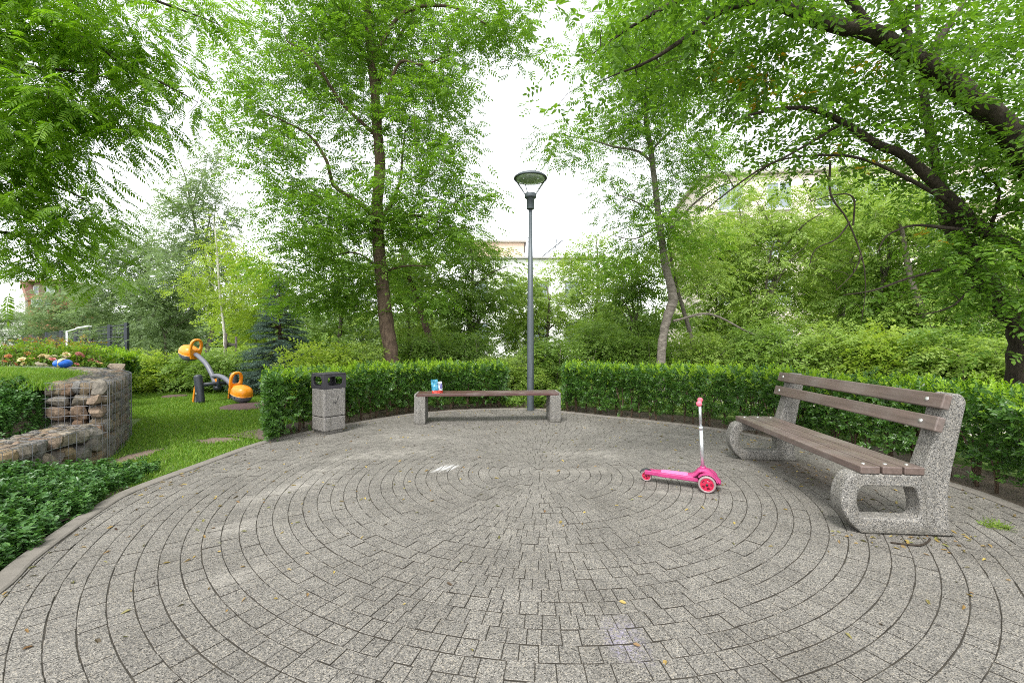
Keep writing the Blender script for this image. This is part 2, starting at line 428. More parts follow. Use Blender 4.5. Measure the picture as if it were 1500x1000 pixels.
def dust(t,v,c):
    """trodden sand, chalk, stains and a dark patch on the pavers"""
    sep=t.nodes.new('ShaderNodeSeparateXYZ'); t.links.new(v,sep.inputs[0])
    wob=noise(t,v,3.0,5,.65); fine=noise(t,v,26,5,.7)
    def blob(cx,cy,rx,ry,rot=0):
        mp=t.nodes.new('ShaderNodeMapping'); mp.vector_type='TEXTURE'; mp.inputs['Location'].default_value=(cx,cy,0); mp.inputs['Rotation'].default_value=(0,0,rot); mp.inputs['Scale'].default_value=(rx,ry,50)
        t.links.new(v,mp.inputs['Vector']); ln=t.nodes.new('ShaderNodeVectorMath'); ln.operation='LENGTH'; t.links.new(mp.outputs[0],ln.inputs[0])
        d=math_n(t,'ADD',ln.outputs['Value'],math_n(t,'MULTIPLY',math_n(t,'SUBTRACT',wob,.5),2.4))
        return ramp(t,d,[(.35,(1,1,1)),(1.0,(0,0,0))])
    acc=None
    for px,py,rx,ry,rot in ((425,715,.55,.16,1.0),(350,768,.28,.13,.9),(330,850,.22,.10,.8),(860,690,.75,.13,0),(1000,703,.55,.10,-.3),(980,722,.3,.08,-.2),(560,665,.9,.25,.3),(600,640,.8,.3,0),(470,690,.4,.2,.7),(860,665,.7,.2,0),(1060,715,.2,.1,0)):
        g=G(px,py); b=blob(g.x,g.y,rx,ry,rot); acc=b if acc is None else math_n(t,'MAXIMUM',acc,b)
    acc=math_n(t,'MULTIPLY',acc,ramp(t,noise(t,v,9,6,.75),[(.40,(.06,)*3),(.62,(.95,)*3)]))
    c=mix(t,math_n(t,'MULTIPLY',acc,.44),c,(.40,.38,.345))
    big=ramp(t,noise(t,v,.9,4,.6),[(.35,(.90,.885,.86)),(.65,(1.05,1.04,1.02))])
    c=mix(t,1.0,c,big,'MULTIPLY')
    st=ramp(t,noise(t,v,2.6,6,.7),[(.56,(0,0,0)),(.70,(1,1,1))]); c=mix(t,math_n(t,'MULTIPLY',st,.22),c,(.10,.09,.072))
    # chalk: white strokes and a violet smear
    g=G(913,938); ch=blob(g.x,g.y,.13,.16,.3)
    c=mix(t,math_n(t,'MULTIPLY',ch,math_n(t,'MULTIPLY',ramp(t,noise(t,v,60,4,.7),[(.45,(0,0,0)),(.65,(1,1,1))]),.42)),c,(.30,.27,.44))
    for px in (646,655,664):
        g=G(px,685); mp=blob(g.x,g.y,.030,.145,-.42)
        c=mix(t,math_n(t,'MULTIPLY',mp,math_n(t,'MULTIPLY',ramp(t,fine,[(.3,(.3,)*3),(.55,(1,1,1))]),.75)),c,(.55,.55,.55))
    # darker brown patch under the right bench
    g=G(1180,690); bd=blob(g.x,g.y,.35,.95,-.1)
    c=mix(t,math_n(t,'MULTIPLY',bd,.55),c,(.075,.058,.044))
    return c
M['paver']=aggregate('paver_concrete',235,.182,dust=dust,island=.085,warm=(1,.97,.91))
# jointing sand and dirt; on paver sides its dark tone also paints joint shadow
M['joint']=plain('joint_sand_shade',(.034,.029,.021),.95,0,.6,9,bmp=.6)
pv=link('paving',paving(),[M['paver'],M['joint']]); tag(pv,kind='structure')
ang=np.linspace(-PI,PI,241)[:-1]
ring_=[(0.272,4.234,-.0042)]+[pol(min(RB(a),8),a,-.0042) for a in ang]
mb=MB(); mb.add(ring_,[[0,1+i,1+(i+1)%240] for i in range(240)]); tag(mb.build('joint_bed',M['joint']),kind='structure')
# kerb edging in lengths
mb=MB(); P=[Vector((x,y,0)) for x,y in EP]; acc=0; seg=[]
def kerb_piece(seg):
    L=[];R=[]
    for i,p in enumerate(seg):
        q0=seg[max(0,i-1)];q1=seg[min(len(seg)-1,i+1)]; d=(q1-q0).normalized(); nrm=Vector((-d.y,d.x,0)); 
        L.append(p+nrm*.001);R.append(p+nrm*.112)
    n=len(seg); vs=[]
    for a,b in zip(L,R): vs += [a+Vector((0,0,-.05)),a+Vector((0,0,.004)),a+(b-a)*.1+Vector((0,0,.011)),a+(b-a)*.9+Vector((0,0,.011)),b+Vector((0,0,.004)),b+Vector((0,0,-.05))]
    fs=[]
    for i in range(n-1):
        for j in range(5): fs.append([i*6+j,i*6+j+1,(i+1)*6+j+1,(i+1)*6+j])
    fs+= [list(range(6)),[(n-1)*6+j for j in range(5,-1,-1)]]
    mb.add(vs,fs)
fine=[]
for i in range(len(P)-1):
    m=max(1,int((P[i+1]-P[i]).length/.05))
    for k in range(m): fine.append(P[i].lerp(P[i+1],k/m))
i=0
while i<len(fine)-3:
    kerb_piece(fine[i:i+17]); i+=16
    if i+1<len(fine): fine[i]=fine[i].lerp(fine[i+1],.10)
tag(mb.build('kerb',M['kerb']),kind='structure')

# ------------------------------------------------------------------ ground
m,t,b=new_mat('ground_turf'); v=coords(t)
c=ramp(t,noise(t,v,1.3,6,.6),[(.3,(.07,.13,.02)),(.6,(.11,.19,.025)),(.8,(.14,.18,.05))])
c=mix(t,ramp(t,noise(t,v,40,3),[(.4,(0,0,0)),(.7,(.6,)*3)]),c,(.06,.055,.03))
t.links.new(c,b.inputs['Base Color']); b.inputs['Roughness'].default_value=.95; bump(t,b,noise(t,v,60,4),.8,.03); M['turf']=m
mb=MB(); n=40; vs=[];fs=[]
xs=[-400,-120,-60,-30,-16,-8,-4,0,4,8,16,30,60,120,400]
for yy in [-60,-20,-6,0,3,6,9,12,18,30,60,120,400]:
    for xx in xs: vs.append((xx,yy,-.032))
nx=len(xs)
for j in range(12):
    for i in range(nx-1): fs.append([j*nx+i,j*nx+i+1,(j+1)*nx+i+1,(j+1)*nx+i])
mb.add(vs,fs); tag(mb.build('lawn',M['turf']),kind='structure')
def band(name,a0,a1,o0,o1,z,mat,n=60):
    mb=MB();vs=[];fs=[]
    for i in range(n+1):
        a=a0+(a1-a0)*i/n; vs+= [pol(RB(a)+o0,a,z),pol(RB(a)+o1,a,z)]
    fs=[[2*i,2*i+1,2*i+3,2*i+2] for i in range(n)]; mb.add(vs,fs); return tag(mb.build(name,mat),kind='structure')
def ang_of(p): return math.atan2(p.x-CEN.x,p.y-CEN.y)
AL0=ang_of(G(384,649)); AL1=ang_of(G(742,600)); AR0=ang_of(G(826,604)); AR1=ang_of(G(1500,752))+.75
band('soil_bed',AL0+.05,AR1,.105,.98,-.012,M['soil'])
band('path',AR0-.1,AR1,2.3,4.2,-.02,M['path'])
# bare earth worn into the lawn
def patch(name,c,rx,ry,z,mat,n=26):
    mb=MB(); vs=[(c.x,c.y,z+.004)]+[(c.x+rx*math.cos(2*PI*i/n)*random.uniform(.75,1.15),c.y+ry*math.sin(2*PI*i/n)*random.uniform(.75,1.15),z) for i in range(n)]
    mb.add(vs,[[0,1+i,1+(i+1)%n] for i in range(n)]); return tag(mb.build(name,mat),kind='structure')
BARE=[(G(320,642),.27,.17),(G(172,668)+Vector((.12,.1,0)),.14,.36)]
M['bare']=plain('bare_earth',(.17,.125,.095),.95,0,.4,30,bmp=.8)
for c,rx,ry in BARE: patch('bare_earth',c,rx,ry,-.024,M['bare'])

# ------------------------------------------------------------------ hedges
privet=[sprig(.09,9,.039,.020,RNG) for _ in range(5)]
shoot=[sprig(.12,9,.034,.017,RNG,up=.5,spread=48) for _ in range(4)]
def hedge(label,a0,a1,seed,H=.80,depth=.72,off=.12,group=None,dens=520,cut=None):
    rng=np.random.default_rng(seed); am=(a0+a1)/2; c=pol(RB(am)+off,am); root=thing('privet_hedge',label,'hedge',c,0,group); o=np.array(c)
    aa=np.linspace(a0,a1,200); X=np.array([pol(RB(a)+off,a) for a in aa]); seg=np.linalg.norm(np.diff(X,axis=0),axis=1); s=np.concatenate([[0],np.cumsum(seg)]); L=s[-1]
    def at(u,d): 
        a=np.interp(u,s,aa); r=RB(a)+off+d; return np.stack([CEN.x+r*np.sin(a),CEN.y+r*np.cos(a)],1), np.stack([np.sin(a),np.cos(a)],1)
    def lump(u,k): return .5*np.sin(u*2.3+k)+.3*np.sin(u*5.1+2*k)+.2*np.sin(u*11+k*3)
    def put(n,front,mats,tm,name,size):
        u=rng.uniform(0,L,n)
        if front=='front':
            z=.06+(H-.06)*rng.beta(1.7,1.15,n); d=rng.exponential(.055,n)+.035*(1+lump(u,1))+.05*np.cos(z*7+u*3)+np.where(z>H-.1,(z-H+.1)*.5,0)
            keep=(z>.30+.12*lump(u*1.7,3))|(rng.random(n)<.80); 
        elif front=='top':
            d=rng.uniform(0,depth,n); z=H+.03*lump(u,2)+rng.normal(size=n)*.03-np.where(d<.07,(.07-d)*.6,0)-rng.exponential(.03,n); keep=np.ones(n,bool)
        elif front=='back':
            z=.08+(H-.1)*rng.random(n); d=depth-rng.exponential(.05,n); keep=np.ones(n,bool)
        elif front=='end':
            u=np.where(rng.random(n)<.5,0,L)+rng.normal(size=n)*.05; u=np.clip(u,-.1,L+.1); d=rng.uniform(0,depth,n); z=.1+(H-.1)*rng.random(n)**.8; keep=np.ones(n,bool)
        else:
            d=rng.uniform(.12,depth-.1,n); z=.18+(H-.22)*rng.random(n); keep=np.ones(n,bool)
        xy,nr=at(u,d); nr=-nr; m=keep
        if cut is not None: m=m&(xy[:,0]>cut*xy[:,1]+rng.normal(size=n)*.05)
        P=np.stack([xy[:,0],xy[:,1],z],1)[m]; nr=nr[m]; k=len(P)
        out=np.concatenate([nr*(1.0 if front in('front','inner') else 0.0 if front=='top' else -.8),np.full((k,1),.35 if front!='top' else 1.0)],1)
        D=unit(out+rng.normal(size=(k,3))*.6); U=unit(rng.normal(size=(k,3))*.5+np.concatenate([nr*.6,np.full((k,1),.8)],1))
        return P-o,D,U,rng.uniform(size[0],size[1],k)
    A=[put(int(L*H*dens*1.25),'front',0,0,'',(.75,1.2)),put(int(L*depth*dens*.55),'top',0,0,'',(.75,1.15)),put(int(L*H*dens*.35),'back',0,0,'',(.8,1.2)),put(int(L*H*dens*.30),'inner',0,0,'',(.9,1.3)),put(int(2*depth*H*dens*.8),'end',0,0,'',(.8,1.2))]
    if cut is not None:
        n=2600; w=rng.random(n)**1.2; x0,y0=X[0][0]+.16,X[0][1]+.05; yy=y0+w*1.0; xx=np.maximum(cut*yy+.05,x0-w*.62)+rng.exponential(.05,n); z=.05+(H-.04)*rng.random(n)**.85
        k=np.stack([xx,yy,z],1)-o; D=unit(rng.normal(size=(n,3))*.6+np.array([-.7,-.7,.3])); U=unit(rng.normal(size=(n,3))*.5+np.array([-.4,-.4,.8])); A.append((k,D,U,rng.uniform(.75,1.2,n)))
    V,Q=scatter(privet,*[np.concatenate([a[i] for a in A]) for i in range(4)],rng); link('foliage',np_mesh('foliage',V,Q),LEAF['privet'],root)
    B=put(int(L*depth*dens*.75),'top',0,0,'',(.6,1.15)); B2=put(int(L*H*dens*.10),'front',0,0,'',(.6,.9))
    keep=B2[0][:,2]>H*.72; B2=[b[keep] for b in B2]
    V,Q=scatter(shoot,*[np.concatenate([B[i],B2[i]]) for i in range(4)],rng); link('young_shoots',np_mesh('young_shoots',V,Q),LEAF['privet_new'],root)
    ns=int(L/.16)
    mb=MB()
    for k in range(3):
        x,y=rng.normal(size=2)*.02; mb.tube(curve([(x*.3,y*.3,-.03),(x+rng.normal()*.02,y+rng.normal()*.02,.18),(x*3+rng.normal()*.05,y*3+rng.normal()*.05,.5)],3),[.011-.002*k]*3+[.008]*4,5)
    proto=mb.build('stem',M['stem'],root); me=proto.data
    for i in range(ns):
        u=(i+rng.uniform(.2,.8))*L/ns; xy,_=at(np.array([u]),np.array([rng.uniform(.10,.34)]))
        ob=proto if i==0 else proto.copy()
        if i: COL.objects.link(ob); ob.parent=root
        if cut is not None and xy[0,0]<cut*xy[0,1]+.06: xy=xy+np.array([[.25,.03]])
        ob.location=(xy[0,0]-o[0],xy[0,1]-o[1],0); ob.rotation_euler=(0,0,rng.uniform(0,6)); s_=rng.uniform(.8,1.3); ob.scale=(s_,s_,1)
    return root
hedge('clipped privet hedge curving behind the litter bin and the backless bench',AL0,AL1,3,H=.80,cut=-.578)
hedge('longer clipped privet hedge curving behind the scooter and the slatted bench',AR0,AR1,4,H=.80)

# ------------------------------------------------------------------ lawn grass
def grass():
    rng=np.random.default_rng(21); n=190000
    x=rng.uniform(-11.5,-2.6,n); y=3.3+8.7*rng.random(n)**1.25
    keep=dist_in(x,y)>.10
    for c,rx,ry in BARE:
        d=np.hypot((x-c.x)/rx,(y-c.y)/ry); keep&=(d>rng.uniform(.6,1.4,n))
    keep&=~((x< -4.75-.62*(y-4.75)) & (y<7.3)) | (y>8.2)
    keep&=x>(-4.3-(y-3.3)*.9)
    a=np.arctan2(x-CEN.x,y-CEN.y); keep&=~((a>AL0+.05)&(a<AR1)&(dist_in(x,y)<.9)&(x>-.60*y))
    x=x[keep];y=y[keep];n=len(x)
    h=rng.uniform(.025,.055,n)*(1+.25*np.sin(x*3.1)*np.sin(y*2.7)); w=rng.uniform(.002,.004,n)*(1+.10*y)
    th=rng.uniform(0,2*PI,n); lx,ly=rng.normal(size=(2,n))*h*.45
    b=np.stack([np.cos(th)*w,np.sin(th)*w,np.zeros(n)],1); p=np.stack([x,y,np.full(n,-.032)],1)
    mid=p+np.stack([lx*.35,ly*.35,h*.6],1); tip=p+np.stack([lx,ly,h],1)
    V=np.stack([p-b,p+b,mid+b*.8,mid-b*.8,tip+b*.1,tip-b*.1],1).reshape(-1,3)
    i=np.arange(n)[:,None]*6; Q=np.concatenate([i+np.array([[0,1,2,3]]),i+np.array([[3,2,4,5]])])
    return tag(link('grass',np_mesh('grass',V,Q),LEAF['grass']),'short mown green lawn between the stone wall and the round paving','grass',kind='stuff')
grass()

# ------------------------------------------------------------------ gabion walls and planting beds
OUT=[(-3.75,2.35),(-4.02,3.0),(-4.24,3.68),(-4.42,4.45),(-4.62,4.92),(-5.08,5.6),(-5.60,6.22),(-6.35,6.8),(-7.3,7.3),(-8.6,7.6),(-10.2,7.6)]
OC=[Vector((p.x,p.y,0)) for p in curve([Vector((x,y,0)) for x,y in OUT],10)]
def resample(P,step):
    out=[P[0]]; acc=0
    for a,b in zip(P[:-1],P[1:]):
        L=(b-a).length; d=step-acc
        while d<=L: out.append(a.lerp(b,d/L)); d+=step
        acc=(acc+L)%step
    return out
def offset(P,d):
    out=[]
    for i,p in enumerate(P):
        t=(P[min(i+1,len(P)-1)]-P[max(i-1,0)]).normalized(); out.append(p+Vector((-t.y,t.x,0))*d)
    return out
m,t,b=new_mat('gabion_stone'); v=coords(t); g=t.nodes.new('ShaderNodeNewGeometry')
c=ramp(t,g.outputs['Random Per Island'],[(0,(.20,.175,.135)),(.18,(.13,.12,.105)),(.36,(.27,.205,.125)),(.5,(.17,.165,.16)),(.66,(.235,.21,.17)),(.8,(.20,.13,.085)),(.9,(.29,.265,.22)),(1,(.14,.137,.137))])
c=mix(t,1.0,c,ramp(t,noise(t,v,16,7,.7),[(.3,(.45,.44,.42)),(.7,(1.25,1.2,1.12))]),'MULTIPLY')
t.links.new(c,b.inputs['Base Color']); b.inputs['Roughness'].default_value=.85; bump(t,b,noise(t,v,30,6,.7),.9,.02); M['stone']=m
M['core']=plain('dark_rubble',(.035,.03,.025),.95,0,.4,30)
def rock(rng,c,ax,ay,az,d):
    bm=bmesh.new(); bmesh.ops.create_icosphere(bm,subdivisions=2,radius=.5)
    k=rng.normal(size=(8,3)); kd=rng.uniform(.30,.46,8)
    for vt in bm.verts:
        p=np.array(vt.co); s=np.sign(p)*np.abs(p*2)**.62/2
        for q,e in zip(unit(k),kd):
            h=np.dot(s,q)-e
            if h>0: s=s-q*h*.95
        s=s+rng.normal(size=3)*.009; vt.co=Vector(ax*(s[0]*d[0]*1.12)+ay*(s[1]*d[1])+az*(s[2]*d[2]*1.12))+c
    return bm
def gabion(name,label,P,width,z0,z1,seed,end_face=True,stone=.17):
    rng=np.random.default_rng(seed); root=thing(name,label,'stone wall',P[len(P)//2]); o=root.location.copy()
    I=offset(P,width); st=MB(); up=Vector((0,0,1)); H=z1-z0
    P2=resample(P,.05); I2=offset(P2,width)
    # dark rubble behind the outer stones
    cr=MB(); P3=P2[3:] if end_face else P2; a=offset(P3,.11); bb=offset(P3,width-.05); vs=[]
    for p,q in zip(a,bb): vs+=[p+up*z0-o,p+up*(z1-.07)-o,q+up*(z1-.07)-o,q+up*z0-o]
    n=len(a); fs=[[i*4+j,i*4+j+1,(i+1)*4+j+1,(i+1)*4+j] for i in range(n-1) for j in range(3)]+[[3,2,1,0],[(n-1)*4+j for j in range(4)]]
    cr.add(vs,fs); cr.build('rubble_core',M['core'],root)
    def face(A,nrm_in,L,h,z_base,step,xdir=None):
        pass
    L=sum((b-a).length for a,b in zip(P[:-1],P[1:]))
    def along(u,off):
        acc=0
        for a,b in zip(P[:-1],P[1:]):
            l=(b-a).length
            if acc+l>=u or b is P[-1]:
                t=(b-a).normalized(); nn=Vector((-t.y,t.x,0)); return a+t*(u-acc)+nn*off,t,nn
            acc+=l
    z=z0
    while z<z1-.02:                         # courses of stones in the outer face
        h=min(rng.uniform(.09,.17),z1-z)
        if z1-z-h<.06: h=z1-z
        u=rng.uniform(-.1,0)
        while u<L:
            w=rng.uniform(.08,.23)*stone/.17; p,tt,nn=along(max(.01,min(u+w/2,L)),.08+rng.uniform(-.012,.02))
            hh=h*rng.uniform(.9,1.15); zc=z+h/2+rng.normal()*.012
            st.bm(rock(rng,p+up*zc-o,tt,nn,up,(w*1.04,.17,hh*1.04)),smooth=False); u+=w*.97
        z+=h*.97
    u=0
    while u<L:                              # the top
        w=rng.uniform(.10,.2); x=.08
        while x<width-.04:
            d=rng.uniform(.10,.2); p,tt,nn=along(min(u+w/2,L),min(x+d/2,width-.06)); st.bm(rock(rng,p+up*(z1-.045)-o,tt,nn,up,(w*1.02,d*1.02,.13))); x+=d*.98
        u+=w*.98
    if end_face:
        p0,tt,nn=along(0,0); z=z0
        while z<z1-.02:
            h=min(rng.uniform(.11,.20),z1-z)
            if z1-z-h<.08: h=z1-z
            x=0
            while x<width-.03:
                w=min(rng.uniform(.10,.24),width-x)
                if width-x-w<.08: w=width-x
                st.bm(rock(rng,p0+nn*(x+w/2)+tt*.07+up*(z+h/2)-o,nn,tt,up,(w*1.03,.17,h*1.04))); x+=w
            z+=h
    st.build('stone_fill',M['stone'],root)
    wr=MB(); g=.012; Pw=offset(P2,-g); r=.0023
    zz=z0+.02
    while zz<z1+.012: wr.tube([p+up*zz-o for p in Pw[::2]],r,4,False); zz+=.10
    for i in range(0,len(Pw),2): wr.tube([Pw[i]+up*z0-o,Pw[i]+up*(z1+g)-o],r if i%10 else r*2,4,False)
    for i in range(0,len(Pw),3): wr.tube([Pw[i]+up*(z1+g)-o,I2[i]+up*(z1+g)-o],r*.9,4,False)
    k=0.0
    while k<width+.01: wr.tube([p+up*(z1+g+.004)-o for p in offset(P2,min(k,width))[::2]],r,4,False); k+=.10
    if end_face:
        p0,tt,nn=along(0,0); p0=p0-tt*.02
        k=0
        while k<=width: wr.tube([p0+nn*k+up*z0-o,p0+nn*k+up*(z1+g)-o],r,4,False); k+=.05
        zz=z0+.02
        while zz<z1+.01: wr.tube([p0+up*zz-o,p0+nn*width+up*zz-o],r,4,False); zz+=.10
    wr.build('wire_mesh',M['wire'],root); return root
iB=min(range(len(OC)),key=lambda i:(OC[i]-Vector((-4.56,4.78,0))).length)
gabion('gabion_wall','tall curved wire-mesh stone wall at the edge of the lawn, below the blue ball',OC[iB:],.52,-.03,.84,5)
gabion('gabion_wall','low wire-mesh stone wall half sunk in ground cover, curving towards the paving',OC[:iB],.48,-.03,.38,6,end_face=False)
# earth of the raised bed behind the tall wall and the slope in front of it
INN=offset(OC,.5)
def bedz(x,y):
    """height of the planted slope left of the walls"""
    d=dist_in(x,y); base=np.clip((d-.1)*.22,0,.30)
    return base
mb=MB(); up=Vector((0,0,1))
ins=[p for p in INN[iB:]]; far=[Vector((-14,4.4+ (i/(len(ins)-1))*5.5,0)) for i in range(len(ins))]
vs=[];fs=[]
for a,b_ in zip(ins,far):
    for k in range(5):
        q=a.lerp(b_,k/4); vs.append((q.x,q.y,.78+.02*math.sin(q.x*2+q.y)))
for i in range(len(ins)-1):
    for k in range(4): fs.append([i*5+k,i*5+k+1,(i+1)*5+k+1,(i+1)*5+k])
mb.add(vs,fs); tag(mb.build('raised_bed_soil',M['soil']),kind='structure')
def slope_h(x,y):
    """ground-cover slope: rises from the kerb and the low wall up to the raised bed"""
    d=np.clip(dist_in(x,y)-.05,0,3); xi=xo(y)
    h=.02+.34*np.clip(d/1.0,0,1)*np.clip((4.5-y)/1.3,0.08,1)
    behind=np.clip((xi-x-.40)/.22,0,1)
    hb=np.clip(.82-(4.55-y)*.36,.20,.84)*np.clip(.55+(xi-x)*.5,0,1)
    return np.where(behind>0,np.maximum(h,behind*np.maximum(hb,.40)),h)
xo=lambda y: np.interp(y,[p.y for p in OC[:iB+40]],[p.x for p in OC[:iB+40]])
mb=MB(); vs=[];fs=[]; nx,ny=46,44
X=np.linspace(-9,-2.2,nx); Y=np.linspace(.3,6.2,ny); XX,YY=np.meshgrid(X,Y); ZZ=slope_h(XX.ravel(),YY.ravel())-.06; ok=(dist_in(XX.ravel(),YY.ravel())>.125)
for x,y,z in zip(XX.ravel(),YY.ravel(),ZZ): vs.append((x,y,z))
xo=lambda y: np.interp(y,[p.y for p in OC[:iB+40]],[p.x for p in OC[:iB+40]])
for j in range(ny-1):
    for i in range(nx-1):
        q=[j*nx+i,j*nx+i+1,(j+1)*nx+i+1,(j+1)*nx+i]
        x,y,_=vs[q[2]]
        if all(ok[k] for k in q) and (y<4.0 or x<xo(y)-.40) and not(y>4.6): fs.append(q)
mb.add(vs,fs); tag(mb.build('bank_soil',M['soil']),kind='structure')
cover=[]
for _ in range(5):
    P_=[]
    for i in range(9):
        a=RNG.uniform(0,2*PI); e=RNG.uniform(.1,.9); z=RNG.uniform(0,.07)
        P_.append(place(leaf6(RNG.uniform(.030,.050),RNG.uniform(.018,.027)),(RNG.normal()*.012,RNG.normal()*.012,z),(math.cos(a),math.sin(a),e)))
    cover.append(join(P_))
def ground_cover():
    rng=np.random.default_rng(31); n=60000
    x=rng.uniform(-7.5,-2.25,n); y=rng.uniform(.6,5.9,n)
    d=dist_in(x,y); xi=xo(y); inside=x<xi-.45; front=x>xi+.03
    keep=(d>.135+.035*np.sin(y*9)+.03*np.sin(y*23))&(inside|front|(y<2.7+rng.normal(size=n)*.15))
    keep&=~(inside&(y>4.62+.03*np.sin(x*9)))
    keep&=~(front&(rng.random(n)>np.clip((4.25-y+.25*np.sin(x*8))/.75,0,1)))
    keep&=(x>-2.6-y*1.35)
    x=x[keep];y=y[keep];n=len(x)
    z=slope_h(x,y)+.03*np.sin(x*7)*np.sin(y*6)+rng.normal(size=n)*.03-.02
    P=np.stack([x,y,z],1); D=unit(rng.normal(size=(n,3))*np.array([1,1,.2])); U=unit(np.array([0,0,1.])+rng.normal(size=(n,3))*.45)
    P2=P.copy(); P2[:,2]-=.05
    V,Q=scatter(cover,np.concatenate([P,P2]),np.concatenate([D,-D]),np.concatenate([U,U]),rng.uniform(.5,.95,2*n),rng)
    tag(link('ground_cover',np_mesh('ground_cover',V,Q),LEAF['cover']),'glossy dark green ground cover on the bank beside the kerb','ground cover',kind='stuff')
ground_cover()
def bed_grass():
    """bright low grass on the raised bed and along the wall"""
    rng=np.random.default_rng(33); n=26000
    u=rng.integers(0,len(ins),n); k=rng.random(n)**1.6*.55
    A=np.array([tuple(p) for p in ins])[u]; B_=np.array([tuple(p) for p in far])[u]; p=A+(B_-A)*k[:,None]+rng.normal(size=(n,3))*.05; p[:,2]=.78
    h=rng.uniform(.04,.12,n); th=rng.uniform(0,6.3,n); w=rng.uniform(.004,.007,n); b=np.stack([np.cos(th)*w,np.sin(th)*w,np.zeros(n)],1); l=rng.normal(size=(n,2))*h[:,None]*.4
    mid=p+np.stack([l[:,0]*.35,l[:,1]*.35,h*.6],1); tip=p+np.stack([l[:,0],l[:,1],h],1)
    V=np.stack([p-b,p+b,mid+b*.8,mid-b*.8,tip+b*.1,tip-b*.1],1).reshape(-1,3); i=np.arange(n)[:,None]*6
    tag(link('bed_grass',np_mesh('bed_grass',V,np.concatenate([i+np.array([[0,1,2,3]]),i+np.array([[3,2,4,5]])])),LEAF['grass']),'fresh green grass on the raised bed behind the stone wall','grass',kind='stuff')
bed_grass()

# ------------------------------------------------------------------ street furniture
from mathutils.geometry import tessellate_polygon
def round_poly(pts, rad, seg=5):
    n=len(pts); out=[]
    for i in range(n):
        p0,p,p1=Vector(pts[i-1]),Vector(pts[i]),Vector(pts[(i+1)%n]); r=rad[i] if isinstance(rad,(list,tuple)) else rad
        a=(p0-p);b=(p1-p); r=min(r,a.length*.49,b.length*.49)
        if r<1e-4: out.append(p);continue
        s,e=p+a.normalized()*r,p+b.normalized()*r
        for k in range(seg+1):
            t=k/seg; out.append(s*(1-t)**2+p*2*t*(1-t)+e*t*t)
    return out
def poly_in(P,d):
    """moves a closed loop inwards by d (counter-clockwise loops)"""
    n=len(P); out=[]
    for i in range(n):
        t=(P[(i+1)%n]-P[i-1]).normalized(); out.append(P[i]+Vector((-t.y,t.x))*d)
    return out
def area(P): return sum(P[i-1].x*P[i].y-P[i].x*P[i-1].y for i in range(len(P)))/2
def slab(mb, outer, holes, th, bev=.008, axis='y', c=(0,0,0), smooth=False, mi=0):
    """flat profile with holes, given thickness, rounded rims; profile in x-z when axis is y"""
    loops=[outer]+list(holes); L=[]
    for k,l in enumerate(loops):
        l=[Vector(p) for p in l]
        if (area(l)>0)!=(k==0): l=l[::-1]
        L.append(l)
    def v3(p,h):
        x,z=p
        if axis=='y': return (c[0]+x,c[1]+h,c[2]+z)
        if axis=='x': return (c[0]+h,c[1]+x,c[2]+z)
        return (c[0]+x,c[1]+z,c[2]+h)
    I=[poly_in(l,bev) for l in L]
    base=len(mb.v); lev=[(I,0),([poly_in(l,bev*.3) for l in L],bev*.3),(L,bev),(L,th-bev),([poly_in(l,bev*.3) for l in L],th-bev*.3),(I,th)]
    idx=[]; vs=[]
    for loops_,h in lev:
        row=[]
        for l in loops_: row.append([len(vs)+i for i in range(len(l))]); vs+=[v3(p,h) for p in l]
        idx.append(row)
    fs=[]; 
    for a,b in zip(idx[:-1],idx[1:]):
        for la,lb in zip(a,b):
            n=len(la)
            for i in range(n): fs.append([la[i],la[(i+1)%n],lb[(i+1)%n],lb[i]])
    tri=tessellate_polygon([[Vector((p.x,p.y,0)) for p in l] for l in I])
    flat=[i for l in idx[0] for i in l]; flat2=[i for l in idx[-1] for i in l]
    fs+=[[flat[i] for i in t] for t in tri]; fs+=[[flat2[i] for i in t] for t in tri]
    return mb.add(vs,fs,smooth,mi)

